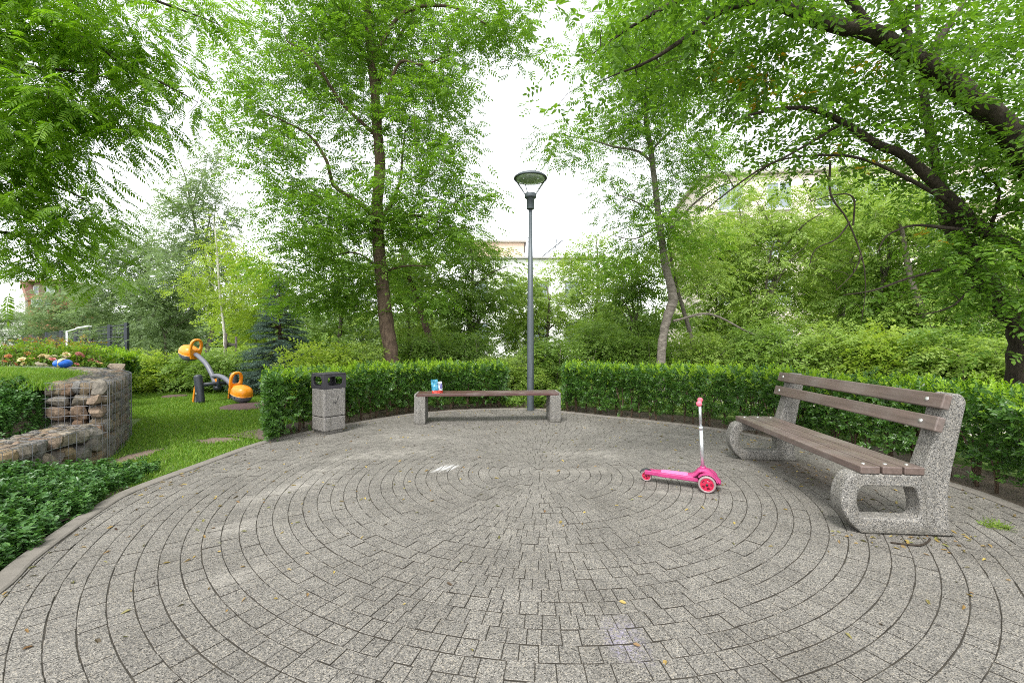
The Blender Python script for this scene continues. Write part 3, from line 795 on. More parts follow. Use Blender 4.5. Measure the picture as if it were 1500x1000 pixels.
# --- bench with a back
def slatted_bench():
    O=Vector((2.235,2.885,0)); root=thing('park_bench','brown slatted bench with backrest on speckled concrete legs, beside the scooter','bench',O,math.radians(-5.2))
    su,sv=.93,.955
    out=[(.10,.425),(.055,.40),(.018,.32),(.003,.23),(.018,.145),(.075,.065),(.145,0),(.775,0),(.735,.06),(.725,.155),(.725,.34),(.79,.67),(.845,.945),(.815,.995),(.745,1.0),(.70,.965),(.63,.67),(.562,.47),(.555,.425)]
    rad=[.03,.03,.05,.05,.05,.05,.02,.015,.03,.05,.08,.2,.05,.04,.03,.03,.1,.02,.01]
    hole=[(.155,.337),(.122,.30),(.112,.22),(.135,.14),(.165,.112),(.525,.112),(.545,.16),(.535,.25),(.505,.337)]
    P=[(x*su,z*sv) for x,z in round_poly(out,rad)]; Hh=[(x*su,z*sv) for x,z in round_poly(hole,[.02,.03,.03,.03,.02,.03,.03,.04,.03])]
    mb=MB(); slab(mb,P,[Hh],.13,.012)
    proto=mb.build('leg',M['concrete_bench'],root)
    far=proto.copy(); COL.objects.link(far); far.parent=root; far.location=(0,1.80,0)
    y0,y1=-.004,1.955
    def plank(name,x,z,w,h,tilt,y0,y1,bolts):
        mb=MB(); R=Matrix.Rotation(tilt,3,'Y'); L=y1-y0
        mb.box((x,(y0+y1)/2,z),(w,L,h),R,.007); o=mb.build(name,M['wood_y'],root)
        for yb in bolts:
            bb=MB(); 
            if name=='seat_slat': bb.lathe([(.0,.0),(.013,0),(.013,.002),(.009,.006),(.003,.0075)],12,(x,yb,z+h/2-.001))
            else: bb.lathe([(.0,.0),(.016,0),(.016,.002),(.011,.007),(.003,.009)],12,Vector((x,yb,z))+R@Vector((-w/2+.001,0,0)),Matrix.Rotation(tilt-PI/2,3,'Y'))
            bb.build('bolt',M['bolt'],o)
        return o
    for x in (.185,.325,.462): plank('seat_slat',x,.425*sv+.0265,.125,.052,0,y0,y1,(.065,1.865))
    ang=math.atan2((.70-.562)*su,(.965-.47)*sv)
    for v in (.782,.938):
        xc=(.562+(.70-.562)*(v-.47)/(.495))*su; n=Vector((-math.cos(ang),0,math.sin(ang)))
        c=Vector((xc,0,v*sv))+n*.029; plank('back_slat',c.x,c.z,.052,.100,ang,-.055,1.965,(.065,1.865))
    return root
slatted_bench()
# --- backless bench
def backless():
    a=G(606.5,622); b_=G(821.7,618.5); d=(b_-a); L=d.length; root=thing('backless_bench','backless bench with one brown plank seat on two speckled concrete blocks, before the lamp','bench',a,math.atan2(d.y,d.x))
    D=.40; H=.478; w=.172
    for x0,s in ((0,1),(L-w,-1)):
        lip=.035
        pr=[(0,0),(w,0),(w,H-.045),(lip,H-.045),(lip,H),(0,H)] if s==1 else [(0,0),(w,0),(w,H),(w-lip,H),(w-lip,H-.045),(0,H-.045)]
        mb=MB(); slab(mb,round_poly(pr,.012,3),[],D,.008,'y',(x0,0,0)); mb.build('leg',M['concrete_bench'],root)
    for k in range(3):
        mb=MB(); mb.box((L/2,.068+k*.132,H-.021),(L-.076,.126,.044),None,.006); mb.build('seat_slat',M['wood_x'],root)
    return root,a,d.normalized(),H
bb_root,bb_a,bb_d,bb_H=backless()
# --- crumpled packet left on it
def packet():
    p=W(641,576,6.78); p.z=bb_H-.003+.002; root=thing('drink_pouch','crumpled blue and white pouch with a red bottom left on the backless bench','pouch',p,.25)
    rng=np.random.default_rng(5); 
    def sheet(name,z0,z1,x0,x1,mat,y=.0,nz=7,nx=9):
        mb=MB();vs=[];fs=[]
        for s in (-1,1):
            for j in range(nz):
                z=z0+(z1-z0)*j/(nz-1)
                for i in range(nx):
                    x=x0+(x1-x0)*i/(nx-1); t=(z)/.20; e=1-abs(2*i/(nx-1)-1)**3
                    th=(.030*(1-t)+.004)*e+.001; vs.append((x+rng.normal()*.002-.02*t,s*th+y+.006*math.sin(z*60+x*30)+rng.normal()*.0025*e+.02*t,z+(rng.normal()*.003 if j else 0)))
        for s in range(2):
            o=s*nz*nx
            for j in range(nz-1):
                for i in range(nx-1): fs.append([o+j*nx+i,o+j*nx+i+1,o+(j+1)*nx+i+1,o+(j+1)*nx+i])
        mb.add(vs,fs,False); return mb.build(name,mat,root)
    sheet('pouch_base',0,.045,-.085,.085,plain('red_foil',(.42,.04,.025),.35,0,.15,40))
    sheet('blue_panel',.045,.215,-.085,.02,plain('blue_foil',(.035,.22,.33),.35,0,.35,30))
    sheet('white_panel',.045,.18,.02,.085,plain('white_foil',(.36,.39,.44),.35,0,.3,30))
    mb=MB(); mb.add([(.035,-.034,.08),(.06,-.032,.075),(.065,-.028,.15),(.045,-.03,.15)],[[0,1,2,3]]); mb.build('printed_mark',plain('navy_print',(.06,.05,.25),.4),root)
packet()
# --- litter bin
def bin_():
    c=G(474.4,638); root=thing('litter_bin','square speckled concrete litter bin with a dark metal hood beside the hedge','litter bin',c,math.radians(53))
    s=.335
    def sq(a,r): return round_poly([(a,a),(s-a,a),(s-a,s-a),(a,s-a)],r,4)
    mb=MB(); slab(mb,sq(.022,.02),[],.055,.004,'z',(0,0,-.003)); mb.build('plinth',M['concrete_bin'],root)
    mb=MB(); slab(mb,sq(0,.03),[],.188,.008,'z',(0,0,.052)); mb.build('base_block',M['concrete_bin'],root)
    mb=MB(); slab(mb,sq(.012,.02),[],.02,.002,'z',(0,0,.236)); mb.build('joint_strip',M['black'],root)
    mb=MB(); slab(mb,sq(0,.03),[],.385,.008,'z',(0,0,.250)); mb.build('body',M['concrete_bin'],root)
    # the hood: four walls with a rounded opening in each, and a lid
    hood=MB(); z0,z1=.637,.835; h=z1-z0
    op=round_poly([(.055,.045),(s-.055,.045),(s-.055,h-.03),(.055,h-.03)],.06,6)
    for k in range(4):
        tmp=MB(); slab(tmp,[Vector(p) for p in [(.001,0),(s-.001,0),(s-.001,h),(.001,h)]],[op],.012,.002)
        R=Matrix.Translation((s/2,s/2,z0)) @ Matrix.Rotation(k*PI/2,4,'Z') @ Matrix.Translation((-s/2,-s/2-.0015*(k%2),0))
        hood.add([R@Vector(v) for v in tmp.v],tmp.f)
    hood.build('hood',M['bin_hood'],root)
    mb=MB(); slab(mb,sq(-.004,.03),[],.016,.005,'z',(0,0,z1)); mb.build('lid',M['bin_hood'],root)
    mb=MB(); slab(mb,sq(.04,.03),[],.004,.001,'z',(0,0,.633)); mb.build('liner',M['black'],root)
    # a plate and a scrawl on the face turned to the paving: right-hand face
    g=plain('bin_plate',(.16,.155,.16),.5)
    mb=MB(); slab(mb,round_poly([(s-.072,.575),(s-.047,.575),(s-.047,.61),(s-.072,.61)],.008,3),[],.004,.001,'y',(0,-.003,0)); mb.build('plate',g,root)
    mb=MB()
    mb.tube(curve([(x,-.0005,z) for x,z in [(.13,.43),(.15,.455),(.165,.43),(.178,.465),(.17,.42),(.19,.45),(.205,.50),(.225,.52)]],4),.0028,5)
    mb.build('scrawl',M['black'],root)
bin_()
# --- street lamp
def lamp():
    c=G(777,600.5); root=thing('park_lamp','dark grey park lamp on a tapering pole with a disc head','street lamp',c)
    mb=MB(); mb.lathe([(.066,-.03),(.066,0),(.064,1.6),(.03,3.83)],20); mb.build('pole',M['lamp_metal'],root)
    mb=MB(); mb.box((0,-.058,.75),(.06,.014,.28),None,.004); mb.build('access_door',M['lamp_metal'],root)
    mb=MB(); mb.lathe([(.036,3.80),(.066,3.802),(.070,3.812),(.074,4.0),(.088,4.005),(.108,4.02),(.112,4.03),(.112,4.085),(.104,4.095),(.03,4.10)],28); mb.build('collar',M['lamp_metal'],root)
    m,t,b=new_mat('lamp_glass'); b.inputs['Base Color'].default_value=(1,1,1,1); b.inputs['Roughness'].default_value=.04
    tr=t.nodes.new('ShaderNodeBsdfTransparent'); tr.inputs[0].default_value=(.97,.98,.98,1); mx=t.nodes.new('ShaderNodeMixShader')
    fr=node(t,'ShaderNodeFresnel',IOR=1.04); t.links.new(fr.outputs[0],mx.inputs[0]); t.links.new(tr.outputs[0],mx.inputs[1]); t.links.new(b.outputs[0],mx.inputs[2]); t.links.new(mx.outputs[0],t.nodes['Material Output'].inputs['Surface'])
    zr=4.385
    mb=MB(); n=36; vs=[];fs=[]
    for r,z in ((.098,4.097),(.292,zr-.012)):
        vs+=[(r*math.cos(2*PI*i/n),r*math.sin(2*PI*i/n),z) for i in range(n)]
    mb.add(vs,[[i,(i+1)%n,n+(i+1)%n,n+i] for i in range(n)],True); mb.build('glass_cone',m,root)
    mb=MB(); mb.lathe([(.02,zr+.075),(.16,zr+.07),(.27,zr+.045),(.312,zr+.012),(.317,zr),(.312,zr-.014),(.300,zr-.016),(.296,zr-.004)],40); 
    mb.v[-40:]; mb.build('canopy',M['lamp_metal'],root)
    refl=plain('lamp_reflector',(.58,.65,.60),.25,.35,.05,10,bmp=0)
    mb=MB(); mb.lathe([(.297,zr-.006),(.24,zr-.035),(.17,zr-.055),(.08,zr-.066),(.01,zr-.068)],36); rf=mb.build('reflector',refl,root)
    for k in range(4):
        a=PI/4+k*PI/2; bb=MB(); bb.lathe([(.0,.0),(.018,0),(.018,-.014),(.01,-.02)],10,(.19*math.cos(a),.19*math.sin(a),zr-.048)); bb.build('reflector_bolt',M['steel'],rf)
    for a in (0.02,PI-.02,PI/2+.3):
        mb=MB(); mb.tube([(.104*math.cos(a),.104*math.sin(a),4.085),(.302*math.cos(a),.302*math.sin(a),zr-.004)],.0075,6); mb.build('strut',M['lamp_metal'],root)
lamp()
# --- scooter
def scooter():
    r=G(947,704); f=Vector((1.72,3.74,0)); d=f-r; L=d.length; root=thing('kick_scooter','pink three-wheeled child scooter with a silver steering column standing on the paving','scooter',r,math.atan2(d.y,d.x))
    def wheel(name,c,rad,w):
        h=MB(); R=Matrix.Rotation(PI/2,3,'X'); rt=rad*.24
        prof=[(rad-rt*1.1,-w/2*.8),(rad-rt*.35,-w/2),(rad-.003,-w/4),(rad,0),(rad-.003,w/4),(rad-rt*.35,w/2),(rad-rt*1.1,w/2*.8)]
        wh=bpy.data.objects.new(name,None); COL.objects.link(wh); wh.parent=root; wh.location=c; wh.empty_display_size=.05
        n=32;vs=[];fs=[]
        for a in prof: vs+=[R@Vector((a[0]*math.cos(2*PI*i/n),a[0]*math.sin(2*PI*i/n),a[1])) for i in range(n)]
        m=len(prof)
        for j in range(m):
            k=(j+1)%m
            for i in range(n): fs.append([j*n+i,j*n+(i+1)%n,k*n+(i+1)%n,k*n+i])
        MB().add(vs,fs,True).build('tyre',M['tyre'],wh)
        rim=MB(); hub=[]
        ri=rad*.77
        for k in range(5):
            a=2*PI*k/5; hub.append(round_poly([(math.cos(a+t)*q*ri,math.sin(a+t)*q*ri) for q,t in ((.42,-.30),(.80,-.36),(.80,.36),(.42,.30))],.006,3))
        slab(rim,[Vector((math.cos(2*PI*i/36)*ri,math.sin(2*PI*i/36)*ri)) for i in range(36)],hub,w*.8,.002,'y',(0,-w*.4,0)); rim.build('rim',M['hot_pink'],wh)
        core=MB(); core.lathe([(.0,-w*.25),(ri*.86,-w*.25),(ri*.86,w*.25),(0.001,w*.25)],24,(0,0,0),R); core.build('rim_web',plain('rim_dark_pink',(.25,.02,.05),.4),wh)
        bo=MB(); bo.lathe([(.0,-w*.52),(rad*.15,-w*.52),(rad*.15,w*.52),(0.001,w*.52)],14,(0,0,0),R); bo.build('axle_bolt',M['black'],wh)
        return wh
    wheel('front_wheel',(L,-.105,.073),.073,.036); wheel('front_wheel',(L,.105,.073),.073,.036); wheel('rear_wheel',(0,0,.050),.050,.034)
    # deck: an outline seen from above, with thickness
    pl=[(-.005,-.034),(.09,-.040),(.13,-.058),(.40,-.062),(L-.03,-.058),(L-.03,.058),(.40,.062),(.13,.058),(.09,.040),(-.005,.034),(-.012,.034),(-.012,.022),(.062,.022),(.062,-.022),(-.012,-.022),(-.012,-.034)]
    mb=MB(); slab(mb,round_poly(pl,[.01,.03,.04,.05,.02,.02,.05,.04,.03,.01,.004,.004,.012,.012,.004,.004],4),[],.042,.009,'z',(0,0,.068)); mb.build('deck',M['pink'],root)
    mb=MB(); slab(mb,round_poly([(.13,-.048),(.40,-.05),(.40,.05),(.13,.048)],.02,4),[],.003,.001,'z',(0,0,.1102)); mb.build('grip_pad',plain('deck_pad',(.66,.17,.36),.6),root)
    # front housing: humps over the axle
    pr=round_poly([(L-.17,.068),(L+.02,.052),(L+.105,.060),(L+.112,.085),(L+.06,.135),(L+.01,.178),(L-.035,.188),(L-.075,.175),(L-.11,.125),(L-.17,.112)],[.01,.03,.015,.015,.04,.03,.02,.03,.05,.02],5)
    mb=MB(); slab(mb,pr,[],.12,.022,'y',(0,-.06,0),True); 
    mb.tube([(L,-.085,.073),(L,.085,.073)],.016,12); mb.build('front_housing',M['pink'],root)
    for s in (-1,1):
        fp=[(L+math.cos(a)*.088,.073+math.sin(a)*.088) for a in np.linspace(2.5,.25,9)]+[(L+math.cos(a)*.078,.073+math.sin(a)*.078) for a in np.linspace(.25,2.5,9)]
        mb=MB(); slab(mb,[Vector(p) for p in fp],[],.05,.003,'y',(0,.055 if s>0 else -.105,0)); mb.build('mudguard',M['pink'],root)
    fp=[(math.cos(a)*.066,.05+math.sin(a)*.066) for a in np.linspace(2.7,.45,10)]+[(.085,.082),(.085,.074)]+[(math.cos(a)*.057,.05+math.sin(a)*.057) for a in np.linspace(.45,2.7,10)]
    mb=MB(); slab(mb,[Vector(p) for p in fp],[],.04,.003,'y',(0,-.02,0)); mb.build('brake',plain('brake_black',(.02,.025,.03),.45),root)
    b0,b1=Vector((L-.035,0,.17)),Vector((L-.062,0,.765)); mid=b0.lerp(b1,.62)
    mb=MB(); mb.tube([b0,b0.lerp(b1,.05)],.024,14,mi=0); mb.build('column_base',M['pink'],root)
    mb=MB(); mb.tube([b0,mid],.0165,14); mb.build('lower_column',M['steel'],root)
    mb=MB(); mb.tube([mid.lerp(b0,.02),b1],.0125,14); mb.build('upper_column',M['steel'],root)
    mb=MB(); mb.tube([mid.lerp(b0,.05),mid.lerp(b1,.04)],.0195,14); mb.build('clamp',M['steel'],root)
    mb=MB(); mb.tube([b1+Vector((0,-.04,0)),b1+Vector((0,.04,0))],.017,14); mb.tube([b1-Vector((0,0,.035)),b1],.018,14); mb.build('handlebar',M['salmon'],root)
    for s in (-1,1):
        g=MB(); g.lathe([(.0,0),(.016,0),(.0175,.02),(.0165,.06),(.018,.075),(.023,.083),(.024,.095),(.018,.102),(.002,.103)],16,b1+Vector((0,s*.035,0)),Matrix.Rotation(-s*PI/2,3,'X')); g.build('grip',M['salmon'],root)
scooter()
# --- see-saw
def seesaw():
    C=Vector((-6.53,9.41,0)); root=thing('seesaw','orange and grey seesaw with the far seat raised, on the lawn','seesaw',C,math.radians(-28))
    def arm(pts,r): 
        mb=MB(); mb.tube(curve(pts,6),r,14); return mb.build('arm',M['seesaw_grey'],root)
    arm([(-1.02,0,1.02),(-.82,0,.975),(-.47,0,.80),(-.25,0,.60),(-.14,0,.46),(0,0,.25)],.050)
    arm([(-.19,0,.515),(.0,0,.54),(.25,0,.505),(.5,0,.40),(.72,0,.27)],.050)
    mb=MB(); mb.tube(curve([(.055,0,.50),(.045,0,.38),(0,0,.25)],4),.036,12); mb.lathe([(.0,-.06),(.055,-.06),(.055,.06),(.001,.06)],14,(0,0,.27),Matrix.Rotation(PI/2,3,'X')); mb.build('bracket',M['seesaw_dark'],root)
    mb=MB(); slab(mb,round_poly([(-.11,.47),(.045,.49),(.0,.30)],.012,3),[],.03,.004,'y',(0,-.015,0)); mb.build('infill_plate',M['orange'],root)
    mb=MB(); mb.tube([(0,-.36,.37),(0,.36,.37)],.042,12); mb.build('crossbar',M['seesaw_dark'],root)
    for y in (-.36,.36):
        mb=MB(); p=[Vector((.065,y,-.03)),Vector((.02,y,.22)),Vector((-.03,y,.46)),Vector((-.045,y,.535)),Vector((-.052,y,.572)),Vector((-.056,y,.588))]
        mb.tube(curve(p,4),np.concatenate([np.full(13,.080),[.078,.075,.070,.064,.054,.042,.03,.008]])[:21],16); po=mb.build('post',M['seesaw_dark'],root)
        mb=MB(); slab(mb,round_poly([(-.03,.40),(-.09,.385),(-.15,.25),(-.20,-.02),(-.15,-.02),(-.10,.2),(-.045,.31)],[.02,.04,.1,.01,.01,.08,.02],4),[],.07,.006,'y',(-.02,y-.035,0)); mb.build('fin',M['orange'],po)
        mb=MB(); slab(mb,round_poly([(-.155,-.02),(-.105,.19),(-.03,.32),(.04,-.02)],.01,3),[],.03,.003,'y',(-.02,y-.015,0)); mb.build('web_plate',M['seesaw_grey'],po)
        if y<0:
            mb=MB(); mb.box((.035,y-.079,.20),(.06,.006,.04),None,.002); mb.build('label_plate',M['bolt'],po)
    def seat(x,z,tilt,s):
        e=bpy.data.objects.new('seat',None); COL.objects.link(e); e.parent=root; e.location=(x,0,z); e.rotation_euler=(0,tilt,0)
        def shell(z0,z1,name,mat,k=1.0):
            mb=MB(); n=28; vs=[];fs=[]; m=9
            for j in range(m):
                f=z0+(z1-z0)*j/(m-1); rr=max(.001,(1-abs(f)**2.6))**(1/2.6)
                for i in range(n):
                    a=2*PI*i/n; ca,sa=math.cos(a),math.sin(a); q=1/(abs(ca)**2.7+abs(sa)**2.7)**(1/2.7)
                    vs.append((.225*k*q*ca*rr,.175*k*q*sa*rr,.185*f*(k if abs(f)>.2 else 1)))
            for j in range(m-1):
                for i in range(n): fs.append([j*n+i,j*n+(i+1)%n,(j+1)*n+(i+1)%n,(j+1)*n+i])
            fs+=[list(range(n)),[(m-1)*n+i for i in range(n)]]
            mb.add(vs,fs,True); return mb.build(name,mat,e)
        shell(-.12,1,'seat_shell',M['orange']); shell(-1,-.125,'seat_bumper',M['seesaw_grey'],.97)
        mb=MB(); o=round_poly([(-.08,-.10),(.08,-.10),(.135,.10),(.13,.30),(.07,.385),(-.07,.385),(-.13,.30),(-.135,.10)],[.02,.02,.06,.06,.06,.06,.06,.06],5)
        hl=round_poly([(-.07,.13),(.07,.13),(.085,.22),(.05,.335),(-.05,.335),(-.085,.22)],.04,5)
        slab(mb,o,[hl],.065,.018,'x',(s*.265-.032,0,.03)); mb.build('handle',M['orange'],e)
        mb=MB(); mb.box((s*.21,0,.05),(.16,.15,.17),None,.04); mb.build('seat_neck',M['orange'],e)
        for yy in (-.06,.06): 
            bb=MB(); bb.lathe([(.0,0),(.014,0),(.014,.006),(.002,.008)],8,(-.02+yy,-.168,-.05),Matrix.Rotation(PI/2,3,'X')); bb.build('bolt',M['black'],e)
    seat(.93,.195,.20,-1); seat(-1.20,1.03,.28,1)
    for px,py,rx in ((362,594.5,.46),(256,580,.25)):
        g=G(px,py); r2=thing('rubber_mat','brown round rubber mat under the lowered seesaw seat' if rx>.4 else 'small dark round rubber mat in the grass under the raised seesaw seat','mat',(g.x,g.y,-.03))
        mb=MB(); mb.lathe([(rx*1.02,0),(rx,.035),(rx*.9,.048),(.01,.05)],36); o=mb.build('mat_disc',M['rubber'],r2)
seesaw()
# --- ball and stone on the tall wall
def ball():
    p=W(92,541,6.95); p.z=.862; root=thing('ball','squashed blue ball with a pale band lying on top of the stone wall','ball',p,.3)
    mb=MB(); 
    def part(a0,a1,k,name,mat,n=14,m=16):
        vs=[];fs=[]
        for j in range(m+1):
            th=PI*j/m
            for i in range(n+1):
                a=a0+(a1-a0)*i/n; vs.append((.118*k*math.sin(th)*math.cos(a),.118*k*math.cos(th),.078+.078*k*math.sin(th)*math.sin(a)))
        for j in range(m):
            for i in range(n): fs.append([j*(n+1)+i,j*(n+1)+i+1,(j+1)*(n+1)+i+1,(j+1)*(n+1)+i])
        MB().add(vs,fs,True).build(name,mat,root)
    bl=plain('ball_blue',(.012,.11,.50),.35,0,.1,20,bmp=.02)
    part(0,2*PI,1,'ball_skin',bl,32)
    part(1.25,1.75,1.012,'ball_stripe',plain('ball_band',(.50,.45,.25),.45)); part(4.35,4.9,1.012,'ball_stripe',bpy.data.materials['ball_band']); part(1.75,1.95,1.014,'ball_seam',M['black']); part(1.05,1.25,1.014,'ball_seam',M['black'])
ball()
def loose_stone():
    p=W(171,541,6.9); p.z=.885; root=thing('loose_stone','rounded brown stone lying on the far end of the wall top','stone',p)
    rng=np.random.default_rng(8); MB().bm(rock(rng,Vector((0,0,0)),Vector((1,0,0)),Vector((0,1,0)),Vector((0,0,1)),(.30,.2,.13))).build('stone_body',M['stone'],root)
loose_stone()
# --- fallen leaves, weed, stick
def litter():
    rng=np.random.default_rng(41); L=[leaf6(.045,.02,.3,.25),leaf6(.03,.017,.2,.3),leaf6(.055,.016,.5,.2)]
    n=950; a=rng.uniform(-PI,PI,n); r=RB(a)*np.sqrt(rng.random(n)); r=np.where(rng.random(n)<.35,RB(a)-rng.exponential(.12,n)-.02,r); x=CEN.x+r*np.sin(a); y=CEN.y+r*np.cos(a)
    k=130; g=G(1170,690); x=np.concatenate([x,g.x+rng.normal(size=k)*.16]); y=np.concatenate([y,g.y+rng.normal(size=k)*.7]); n+=k
    k=60; g=G(1340,790); x=np.concatenate([x,g.x+rng.normal(size=k)*.28]); y=np.concatenate([y,g.y+rng.normal(size=k)*.10]); n+=k
    keep=(y>.5); x=x[keep];y=y[keep];n=len(x)
    P=np.stack([x,y,np.full(n,.006)],1); D=unit(np.concatenate([rng.normal(size=(n,2)),np.zeros((n,1))],1)+1e-6); U=unit(np.array([0,0,1.])+rng.normal(size=(n,3))*.25)
    lm=leaf_mat('dry_leaf',[(.16,.09,.04),(.27,.18,.06),(.42,.33,.09),(.05,.03,.02),(.16,.17,.05),(.28,.19,.09)],trans=.15,tint=(1,1,.8))
    V,Q=scatter(L,P,D,U,rng.uniform(.5,1.05,n),rng); tag(link('fallen_leaves',np_mesh('fallen_leaves',V,Q),lm),'dry fallen leaves scattered over the round paving','fallen leaves',kind='stuff')
litter()
def weed():
    rng=np.random.default_rng(42); g=G(1461,772); root=thing('weed','small green weed growing from the paving behind the slatted bench','weed',g)
    T=[sprig(.06,6,.022,.007,rng)]; n=46; P=rng.normal(size=(n,3))*np.array([.05,.022,0]); D=unit(rng.normal(size=(n,3))*np.array([1,1,.3])+np.array([0,0,.6])); U=unit(np.array([0,0,1.])+rng.normal(size=(n,3))*.5)
    V,Q=scatter(T,P,D,U,rng.uniform(.6,1.2,n),rng); link('leaf_tuft',np_mesh('leaf_tuft',V,Q),LEAF['far_light'],root)
    a,b_,c=G(1305,796),G(1345,800),G(1362,791); r2=thing('stick','thin dark bent stick lying before the near bench leg','stick',b_)
    mb=MB(); mb.tube(curve([a-b_+Vector((0,0,.008)),Vector((0,0,.008)),(c-b_)*.7+Vector((0,-.01,.008)),c-b_+Vector((0,0,.012))],5),[.006]*16,6); mb.build('twig',M['bark_dark'],r2)
weed()

# ------------------------------------------------------------------ the near trees
def arr(*p): return [W(*q) for q in p]
T_LOC=[pinnate(.30,9,.068,.021,RNG,True,.30) for _ in range(4)]
T_ASH=[pinnate(.23,4,.068,.032,RNG,False,.18) for _ in range(5)]
T_HACK=[sprig(.20,7,.072,.034,RNG,True,55,.25,.0) for _ in range(5)]
T_FAR_P=[pinnate(.42,5,.15,.062,RNG,False,.3,False) for _ in range(4)]
T_FAR_S=[sprig(.34,7,.13,.075,RNG,False,60,.2,.1) for _ in range(4)]
T_FAR_T=[sprig(.28,8,.075,.042,RNG,False,60,.2,.1) for _ in range(4)]

def ash_centre():
    rng=np.random.default_rng(51); root=thing('ash_tree','tall ash tree with a straight brown trunk rising behind the hedge, between bin and lamp','tree',(W(575,545,9).x,9,0))
    b=Vector(root.location)
    trunk=[b+Vector((.03,0,-.05)),b+Vector((0,0,.3))]+arr((573,520,9),(566,470,9),(557,390,9),(553,310,9),(556,240,9),(552,180,9),(546,105,9),(540,40,9),(537,-20,9),(534,-110,9),(540,-200,9.1))
    limbs=[(trunk,[.185,.165,.155,.148,.132,.122,.110,.100,.090,.078,.065,.045,.02]),
      (arr((551,325,9),(530,300,8.9),(490,272,8.7),(478,235,8.6),(455,200,8.5),(420,180,8.4),(383,163,8.3)),[.05,.045,.038,.032,.026,.018,.01]),
      (arr((557,325,9),(580,320,8.9),(602,315,8.8),(640,325,8.6),(672,335,8.5)),[.045,.038,.03,.02,.01]),
      (arr((557,322,9),(572,300,9),(586,265,9.1),(590,220,9.2),(594,190,9.2)),[.045,.04,.03,.02,.012]),
      (arr((553,180,9),(568,150,8.9),(576,110,8.7),(590,90,8.6),(620,95,8.4),(660,80,8.2)),[.045,.04,.035,.028,.02,.01]),
      (arr((547,100,9),(520,60,9.1),(497,30,9.2),(480,-10,9.3)),[.05,.042,.035,.02]),
      (arr((550,150,9),(565,90,9.3),(605,20,9.6),(620,-30,9.8)),[.05,.04,.03,.02]),
      (arr((545,90,9),(590,20,8.7),(660,10,8.4),(720,40,8.1)),[.045,.035,.025,.012]),
      (arr((552,200,9),(500,150,8.6),(460,90,8.2),(420,60,8.0)),[.04,.032,.024,.012]),
      (arr((560,400,9),(590,390,8.8),(630,390,8.6)),[.028,.02,.01]),(arr((557,395,9),(520,370,9.2),(470,380,9.4)),[.028,.02,.01])]
    ells=[E(540,30,9,150,85,2.0,1.2),E(430,110,8.6,75,105,1.5),E(640,110,8.7,90,80,1.5),E(715,50,8.3,75,55,1.1,.9),E(630,295,8.8,85,75,1.4),E(455,290,8.8,75,80,1.4,1.1),
          E(395,225,8.5,50,60,.9),E(540,345,9,120,65,1.7,1.0),E(635,215,9,55,55,1.2),E(450,410,9,75,55,1.2,1.1),E(665,350,8.8,50,45,1.0),E(330,70,8.8,55,50,.9,.5),E(545,190,9.2,70,70,1.5,.8),E(400,165,8.6,45,40,.8),E(500,440,9.4,70,35,1.0,.8),E(600,420,9.3,70,40,1.0,.8),E(780,70,8.2,40,45,.7,.6),E(360,230,8.4,50,30,.6,.5),E(540,-110,9,190,90,2.2,.9)]
    tree(root,limbs,ells,rng,500,30,.23,T_ASH,LEAF['ash'],M['bark_brown'],(.85,1.35),.12,.42,.35,wob=.14)
ash_centre()
def ash_right():
    rng=np.random.default_rng(52); b=Vector((W(967,545,9.5).x,9.5,0)); root=thing('ash_tree','slender pale-barked ash with a kinked trunk, behind the right hedge','tree',b)
    trunk=[b+Vector((0,0,-.05))]+arr((968,530,9.5),(972,490,9.5),(979,462,9.5),(986,440,9.5),(983,420,9.5),(975,390,9.5),(967,335,9.5),(961,285,9.5),(956,240,9.5),(947,175,9.5),(950,110,9.4),(965,40,9.4),(975,-40,9.4))
    limbs=[(trunk,[.10,.095,.092,.098,.105,.092,.08,.073,.066,.06,.055,.042,.03,.015]),
      (arr((957,240,9.5),(935,222,9.4),(900,215,9.2),(865,205,9.0),(835,200,8.8)),[.03,.026,.02,.014,.008]),
      (arr((966,320,9.5),(940,300,9.4),(905,285,9.3)),[.025,.018,.01]),(arr((970,350,9.5),(1000,315,9.4),(1040,280,9.3),(1080,265,9.2)),[.035,.028,.018,.01]),
      (arr((966,330,9.5),(930,350,9.6),(900,345,9.7)),[.022,.016,.009]),(arr((950,110,9.4),(915,70,9.3),(890,20,9.2)),[.028,.02,.01]),(arr((955,220,9.5),(990,180,9.5),(1010,130,9.5)),[.03,.022,.012]),
      (arr((986,470,9.5),(1040,460,9.6),(1100,488,9.8),(1150,500,9.9)),[.03,.025,.018,.01])]
    ells=[E(955,130,9.4,95,85,1.5,1.1),E(935,215,9.5,65,50,1.2),E(1010,265,9.3,75,55,1.2,1.1),E(935,315,9.5,60,50,1.0,1.1),E(900,60,9.3,60,60,1.0),E(835,200,8.9,55,32,.7,.8),E(1010,360,9.4,60,45,.9),E(900,385,9.7,55,35,.8),E(1050,200,9.3,60,60,1.0,.7),E(975,30,9.4,90,60,1.3,.8),E(880,270,9.4,40,30,.7,.6)]
    tree(root,limbs,ells,rng,260,22,.22,T_ASH,LEAF['ash'],M['bark_pale'],(.8,1.25),.12,.45,.35)
ash_right()
